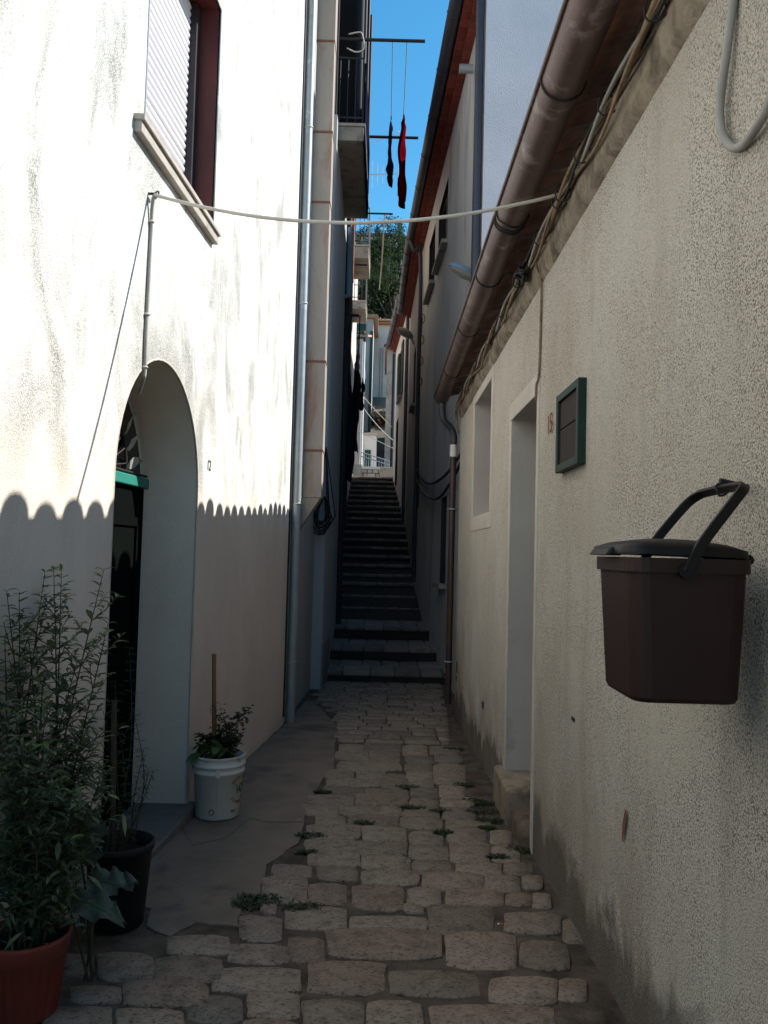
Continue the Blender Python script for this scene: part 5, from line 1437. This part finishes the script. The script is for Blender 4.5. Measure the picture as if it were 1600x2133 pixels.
# cables on the tall house
for i, (pts, lab) in enumerate((
    ([PB(9.2, 2.9, 0.05), PB(10.2, 2.72, 0.06), PB(12.0, 2.62, 0.06), PB(14.5, 2.75, 0.05), PB(17.2, 3.3, 0.05)], 'upper dark cable running along the tall grey house'),
    ([PB(9.2, 2.8, 0.06), PB(10.6, 2.50, 0.07), PB(12.6, 2.35, 0.06), PB(15.0, 2.6, 0.05), PB(17.2, 3.1, 0.05)], 'lower dark cable sagging along the tall grey house'),
    ([PB(16.4, 6.3, 0.05), PB(16.3, 5.0, 0.1), PB(16.35, 4.0, 0.07), PB(16.2, 2.4, 0.06)], 'looped black cable hanging down the end of the tall grey house'))):
    tag(MB().tube(smooth(pts, 6), 0.022 if i < 2 else 0.012, 6).build('wall_cable', M['wire_dark']), lab, 'cable', 'cables on the tall grey house')
ax_ = thing('cable_bracket', 'black cable bracket with loops at the end of the tall house', 'bracket', PB(16.0, 6.1, 0.02))
for k in range(4):
    c = PB(16.0 + 0.1 * k, 6.15 - 0.4 * k, 0.08)
    MB().tube([c + Vector((0.05 * math.cos(t), 0.0, 0.09 * math.sin(t))) for t in [2 * math.pi * i / 12 for i in range(13)]], 0.009, 5).build('cable_loop', M['wire_dark'], ax_)

# ================================================================ the little square at the top of the steps
rwall = thing('rubble_wall', 'sunlit pale rubble wall at the top of the steps', 'wall', (-0.7, 33, 4.05))
MB().box(-1.5, 0.25, 33.05, 33.4, 3.9, 4.84).build('core', M['brick_joint'], rwall)
x, z = -1.5, 4.2
for r in range(4):
    x = -1.5
    while x < 0.2:
        w = random.uniform(0.16, 0.34)
        h = 0.165
        MB().box(x, min(x + w - 0.03, 0.25), 33.0 + random.uniform(-0.02, 0.02), 33.1, z, z + h - 0.025).build('stone', M['rubble'], rwall, 0.025)
        x += w
    z += h
MB().box(-0.95, 0.28, 32.97, 33.45, 4.845, 4.95).build('coping', M['white_paint'], rwall)
MB().box(-1.25, -0.95, 32.9, 33.45, 4.0, 5.02).build('pier', M['sill'], rwall)
rl = thing('handrail', 'grey-blue metal handrail on top of the rubble wall', 'railing', (-0.4, 33.2, 4.95))
for dz in (0.0, -0.16):
    MB().tube([(-1.0, 33.2, 5.55 + dz), (0.17, 33.2, 5.22 + dz)], 0.022, 6).build('rail', M['rail_blue'], rl)
for k in range(12):
    X = -1.0 + 1.17 * k / 11
    MB().tube([(X, 33.2, 4.95), (X, 33.2, 5.55 - 0.28 * (X + 1.0))], 0.012, 5).build('baluster', M['rail_blue'], rl)
# tiled roofs
def tile_row(parent, X0, X1, Y, z, r=0.11, ln=0.5, along='X', slope=0.3):
    x = X0
    me = None
    while x < X1:
        o = None
        m = MB()
        vs = [(r * math.cos(math.pi * i / 6), s * ln, r * math.sin(math.pi * i / 6) + s * ln * slope) for s in (0, 1) for i in range(7)]
        if me is None:
            m.add(vs, [(i, i + 1, 8 + i, 7 + i) for i in range(6)], True)
            m.add([(v[0] * 0.85, v[1], v[2] - 0.015) for v in vs], [(i, i + 1, 8 + i, 7 + i) for i in range(6)], True)
            t = m.build('roof_tile', M['roof_tile']); me = t.data; bpy.data.objects.remove(t)
        o = bpy.data.objects.new('roof_tile', me); col.objects.link(o); o.parent = parent
        o.location = Vector((x, Y + random.uniform(-0.04, 0.04), z + random.uniform(-0.02, 0.04))) - root_origin(parent)
        x += r * 2.2
lb = thing('tiled_house', 'small grey house with sunlit tiled eaves at the top left of the steps', 'house', (-1.8, 33.6, 4.1))
prism(MB(), [(-1.06, 33.6), (-1.12, 41), (-5, 41), (-5, 33.6)], 3.9, 10.35).build('wall', M['pink_wall'], lb)
MB().hexa([(-5.2, 33.3, 10.36), (-0.85, 33.3, 10.36), (-0.85, 41, 12.4), (-5.2, 41, 12.4), (-5.2, 33.3, 10.45), (-0.85, 33.3, 10.45), (-0.85, 41, 12.5), (-5.2, 41, 12.5)]).build('roof', M['roof_tile'], lb)
tile_row(lb, -3.5, -0.85, 33.2, 10.46, slope=0.265)
MB().tube([(-1.0, 33.55, 4.2), (-1.0, 33.55, 10.2)], 0.05, 8).build('downpipe', M['white_paint'], lb)
bh = thing('far_blue_house', 'far blue-grey house with a green shuttered window', 'house', (-2, 44, 8))
prism(MB(), [(-0.85, 44), (-0.85, 47.5), (-6, 47.5), (-6, 44)], 4, 14.2).build('wall', M['pale_wall'], bh)
MB().box(-6.2, -0.6, 43.8, 48, 14.21, 14.4).build('roof', M['roof_tile'], bh)
MB().box(-1.85, -1.25, 43.9, 43.99, 12.9, 13.9).build('shutter', M['green_shutter'], bh)
MB().box(-1.0, -0.84, 43.9, 43.98, 6.5, 13.5).build('drainpipe', M['green_shutter'], bh)
pk = thing('far_pale_house', 'far pale house with tiled eaves closing the view up the steps', 'house', (0.5, 48, 9))
prism(MB(), [(-1.1, 48), (4, 48), (4, 54), (-1.1, 54)], 4, 15.0).build('wall', M['pink_wall'], pk)
MB().box(-1.3, 4.2, 47.7, 48.0, 15.0, 15.12).build('eaves', M['soffit'], pk)
MB().hexa([(-1.4, 47.6, 15.13), (4.3, 47.6, 15.13), (4.3, 54, 17.0), (-1.4, 54, 17.0), (-1.4, 47.6, 15.22), (4.3, 47.6, 15.22), (4.3, 54, 17.1), (-1.4, 54, 17.1)]).build('roof', M['roof_tile'], pk)
for rr in range(3): tile_row(pk, -1.4, 3.5, 47.5 + rr * 0.7, 15.2 + rr * 0.21, 0.12, 0.75, slope=0.29)
for X in (-0.45, -0.3): MB().tube([(X, 47.95, 9.0), (X, 47.95, 13.6)], 0.03, 5).build('wall_pipe', M['wire_grey'], pk)
iv = thing('ivy_bank', 'dark ivy-covered bank below the far pale house', 'ivy bank', (0.3, 45, 6))
prism(MB(), [(-1.1, 45.0), (4, 45.0), (4, 47.95), (-1.1, 47.95)], 4, 9.3).build('bank_wall', M['dark_wall'], iv)
m, m2 = MB(), MB()
for k in range(1500):
    p = Vector((random.uniform(-1.1, 1.2), 44.95 - random.random() * 0.3, random.uniform(4.2, 9.4)))
    leaf(m, p, rnd_dir((-1, 0.3)) + Vector((0, -0.6, 0)), random.uniform(0.12, 0.25), 0.16, 0.4, nseg=2)
for k in range(120):
    p = Vector((random.gauss(-0.35, 0.35), 44.55, random.gauss(8.0, 0.5)))
    leaf(m2, p, rnd_dir((-1, 0.3)) + Vector((0, -0.6, 0)), random.uniform(0.08, 0.18), 0.14, 0.4, nseg=2)
stuff(m.build('ivy', M['ivy'], iv, recalc=False)); stuff(m2.build('blossom', M['flower'], iv, recalc=False))
sd_ = thing('white_outhouse', 'small white outhouse with a dark green door behind the handrail', 'outhouse', (-0.7, 36, 4.2))
MB().box(-1.1, -0.42, 36, 38, 4.1, 6.65).build('wall', M['white_wall'], sd_)
MB().box(-1.15, -0.38, 35.95, 38, 6.651, 6.75).build('roof', M['sill'], sd_)
MB().box(-0.92, -0.66, 35.96, 35.999, 4.4, 6.0).build('door', M['green_shutter'], sd_)
rb = thing('far_right_house', 'blue-grey house with a pale corner and drainpipe at the top right', 'house', (1.0, 38, 4.2))
prism(MB(), [(0.22, 38), (5, 38), (5, 43), (0.22, 43)], 4, 10.9).build('wall', M['pale_wall'], rb)
prism(MB(), [(-0.05, 37.9), (0.219, 37.9), (0.219, 43), (-0.05, 43)], 4, 10.95).build('corner', M['beige_wall'], rb)
MB().box(-0.15, 5.2, 37.7, 43.2, 10.951, 11.1).build('roof', M['roof_tile'], rb)
tile_row(rb, -0.1, 1.5, 37.6, 11.1, slope=0.05)
MB().tube([(0.27, 37.9, 4.2), (0.27, 37.9, 10.8)], 0.05, 8).build('drainpipe', M['iron_blue'], rb)
MB().box(-0.2, 0.35, 31.2, 32.0, 4.0, 4.75).build('parapet', M['sill'], None)
o_ = bpy.data.objects['parapet']; tag(o_, 'low stone parapet at the top right end of the steps', 'parapet')
for i, (a, b, s, lab) in enumerate((((-1.15, 29, 7.4), (0.2, 28.5, 5.9), 0.05, 'white wire slanting across the top of the steps'), ((-1.1, 33.4, 7.6), (0.25, 29, 5.5), 0.1, 'lower white wire crossing in front of the small tiled house'), ((-1.1, 33, 6.4), (0.3, 29, 5.2), 0.02, 'lowest wire strung level above the handrail'))):
    tag(MB().tube(sag(Vector(a), Vector(b), s, 10), 0.014, 5).build('crossing_wire', M['wire_white']), lab, 'wire', 'wires at the top of the steps')

# ================================================================ hill: trees, house on the crest, aerial
def tree(label, c, r, h, n, seed):
    random.seed(seed)
    c = Vector(c)
    t = thing('tree', label, 'tree', c, 'trees on the hill')
    tr = MB()
    top = c + Vector((0, 0, h * 0.75))
    tr.tube(smooth([c, c + Vector((0.2, 0, h * 0.3)), top], 5), [0.32 - 0.24 * i / 10 for i in range(11)], 8)
    cl = []
    for k in range(26):
        a, b_ = random.uniform(0, 2 * math.pi), random.uniform(-0.9, 1)
        rr = r * random.uniform(0.35, 0.95)
        q = c + Vector((rr * math.cos(a) * math.sqrt(1 - b_ * b_ * 0.7), rr * math.sin(a) * math.sqrt(1 - b_ * b_ * 0.7), h * 0.55 + b_ * h * 0.46))
        cl.append((q, random.uniform(0.5, 1.05) * r * 0.36))
        tr.tube([c + Vector((0, 0, h * random.uniform(0.25, 0.5))), q], [0.07, 0.02], 5)
    tr.build('trunk', M['bark'], t)
    m = MB()
    for k in range(n):
        q, s = random.choice(cl)
        d = Vector((random.gauss(0, 1), random.gauss(0, 1), random.gauss(0, 1))).normalized()
        p = q + d * s * random.uniform(0.55, 1.0) ** 0.5
        leaf(m, p, rnd_dir((-0.8, 0.5)), random.uniform(0.14, 0.28), random.uniform(0.08, 0.15), 0.3, nseg=2)
    stuff(m.build('crown', M['tree_leaf'], t, recalc=False))
tree('leafy tree whose sunlit top reaches the house on the crest', (0.3, 63, 17.6), 3.4, 9.0, 16000, 1)
tree('darker leafy tree to the left behind the balconies', (-1.9, 60, 16.4), 3.0, 8.0, 11000, 2)
tree('leafy tree at the right end beside the brick eaves', (3.4, 61, 16.6), 3.0, 7.0, 9000, 3)
tree('low dark tree just above the far tiled roof', (0.3, 56.5, 14.6), 2.8, 6.5, 11000, 4)
random.seed(21)
ch = thing('crest_house', 'grey house with a chimney on the crest above the trees', 'house', (-0.5, 92, 33))
prism(MB(), [(-6, 92), (1.35, 92), (1.35, 100), (-6, 100)], 32, 37.6).build('wall', M['pink_wall'], ch)
MB().box(-6.3, 1.6, 91.6, 100, 37.61, 37.9).build('roof', M['dark_wall'], ch)
MB().box(0.75, 1.2, 92.5, 93.0, 37.91, 39.6).build('chimney', M['dark_wall'], ch)
for a, b in ((-2.6, -1.7), (0.2, 0.9)): MB().box(a, b, 91.9, 91.98, 35.2, 36.4).build('window', M['glass_dark'], ch)
an = thing('television_aerial', 'thin aluminium television aerial on the left rooftops against the sky', 'aerial', (-1.3, 24, 11.5))
MB().tube([(-1.3, 24, 11.4), (-1.3, 24, 13.6)], 0.02, 6).build('mast', M['aerial'], an)
for z0, z1, n in ((12.75, 12.82, 6),):
    MB().tube([(-1.3, 24, 12.80), (0.12, 24, 12.86)], 0.012, 5).build('boom', M['aerial'], an)
    for k in range(n):
        X = -0.62 + k * 0.155
        hh = (0.42, 0.32, 0.28, 0.25, 0.24, 0.3)[k]
        MB().tube([(X, 24, 12.83 - hh), (X, 24, 12.83 + hh)], 0.010, 5).build('element', M['aerial'], an)
MB().tube([(-1.3, 24, 13.45), (0.15, 23.2, 13.75)], 0.010, 5).build('upper_boom', M['aerial'], an)
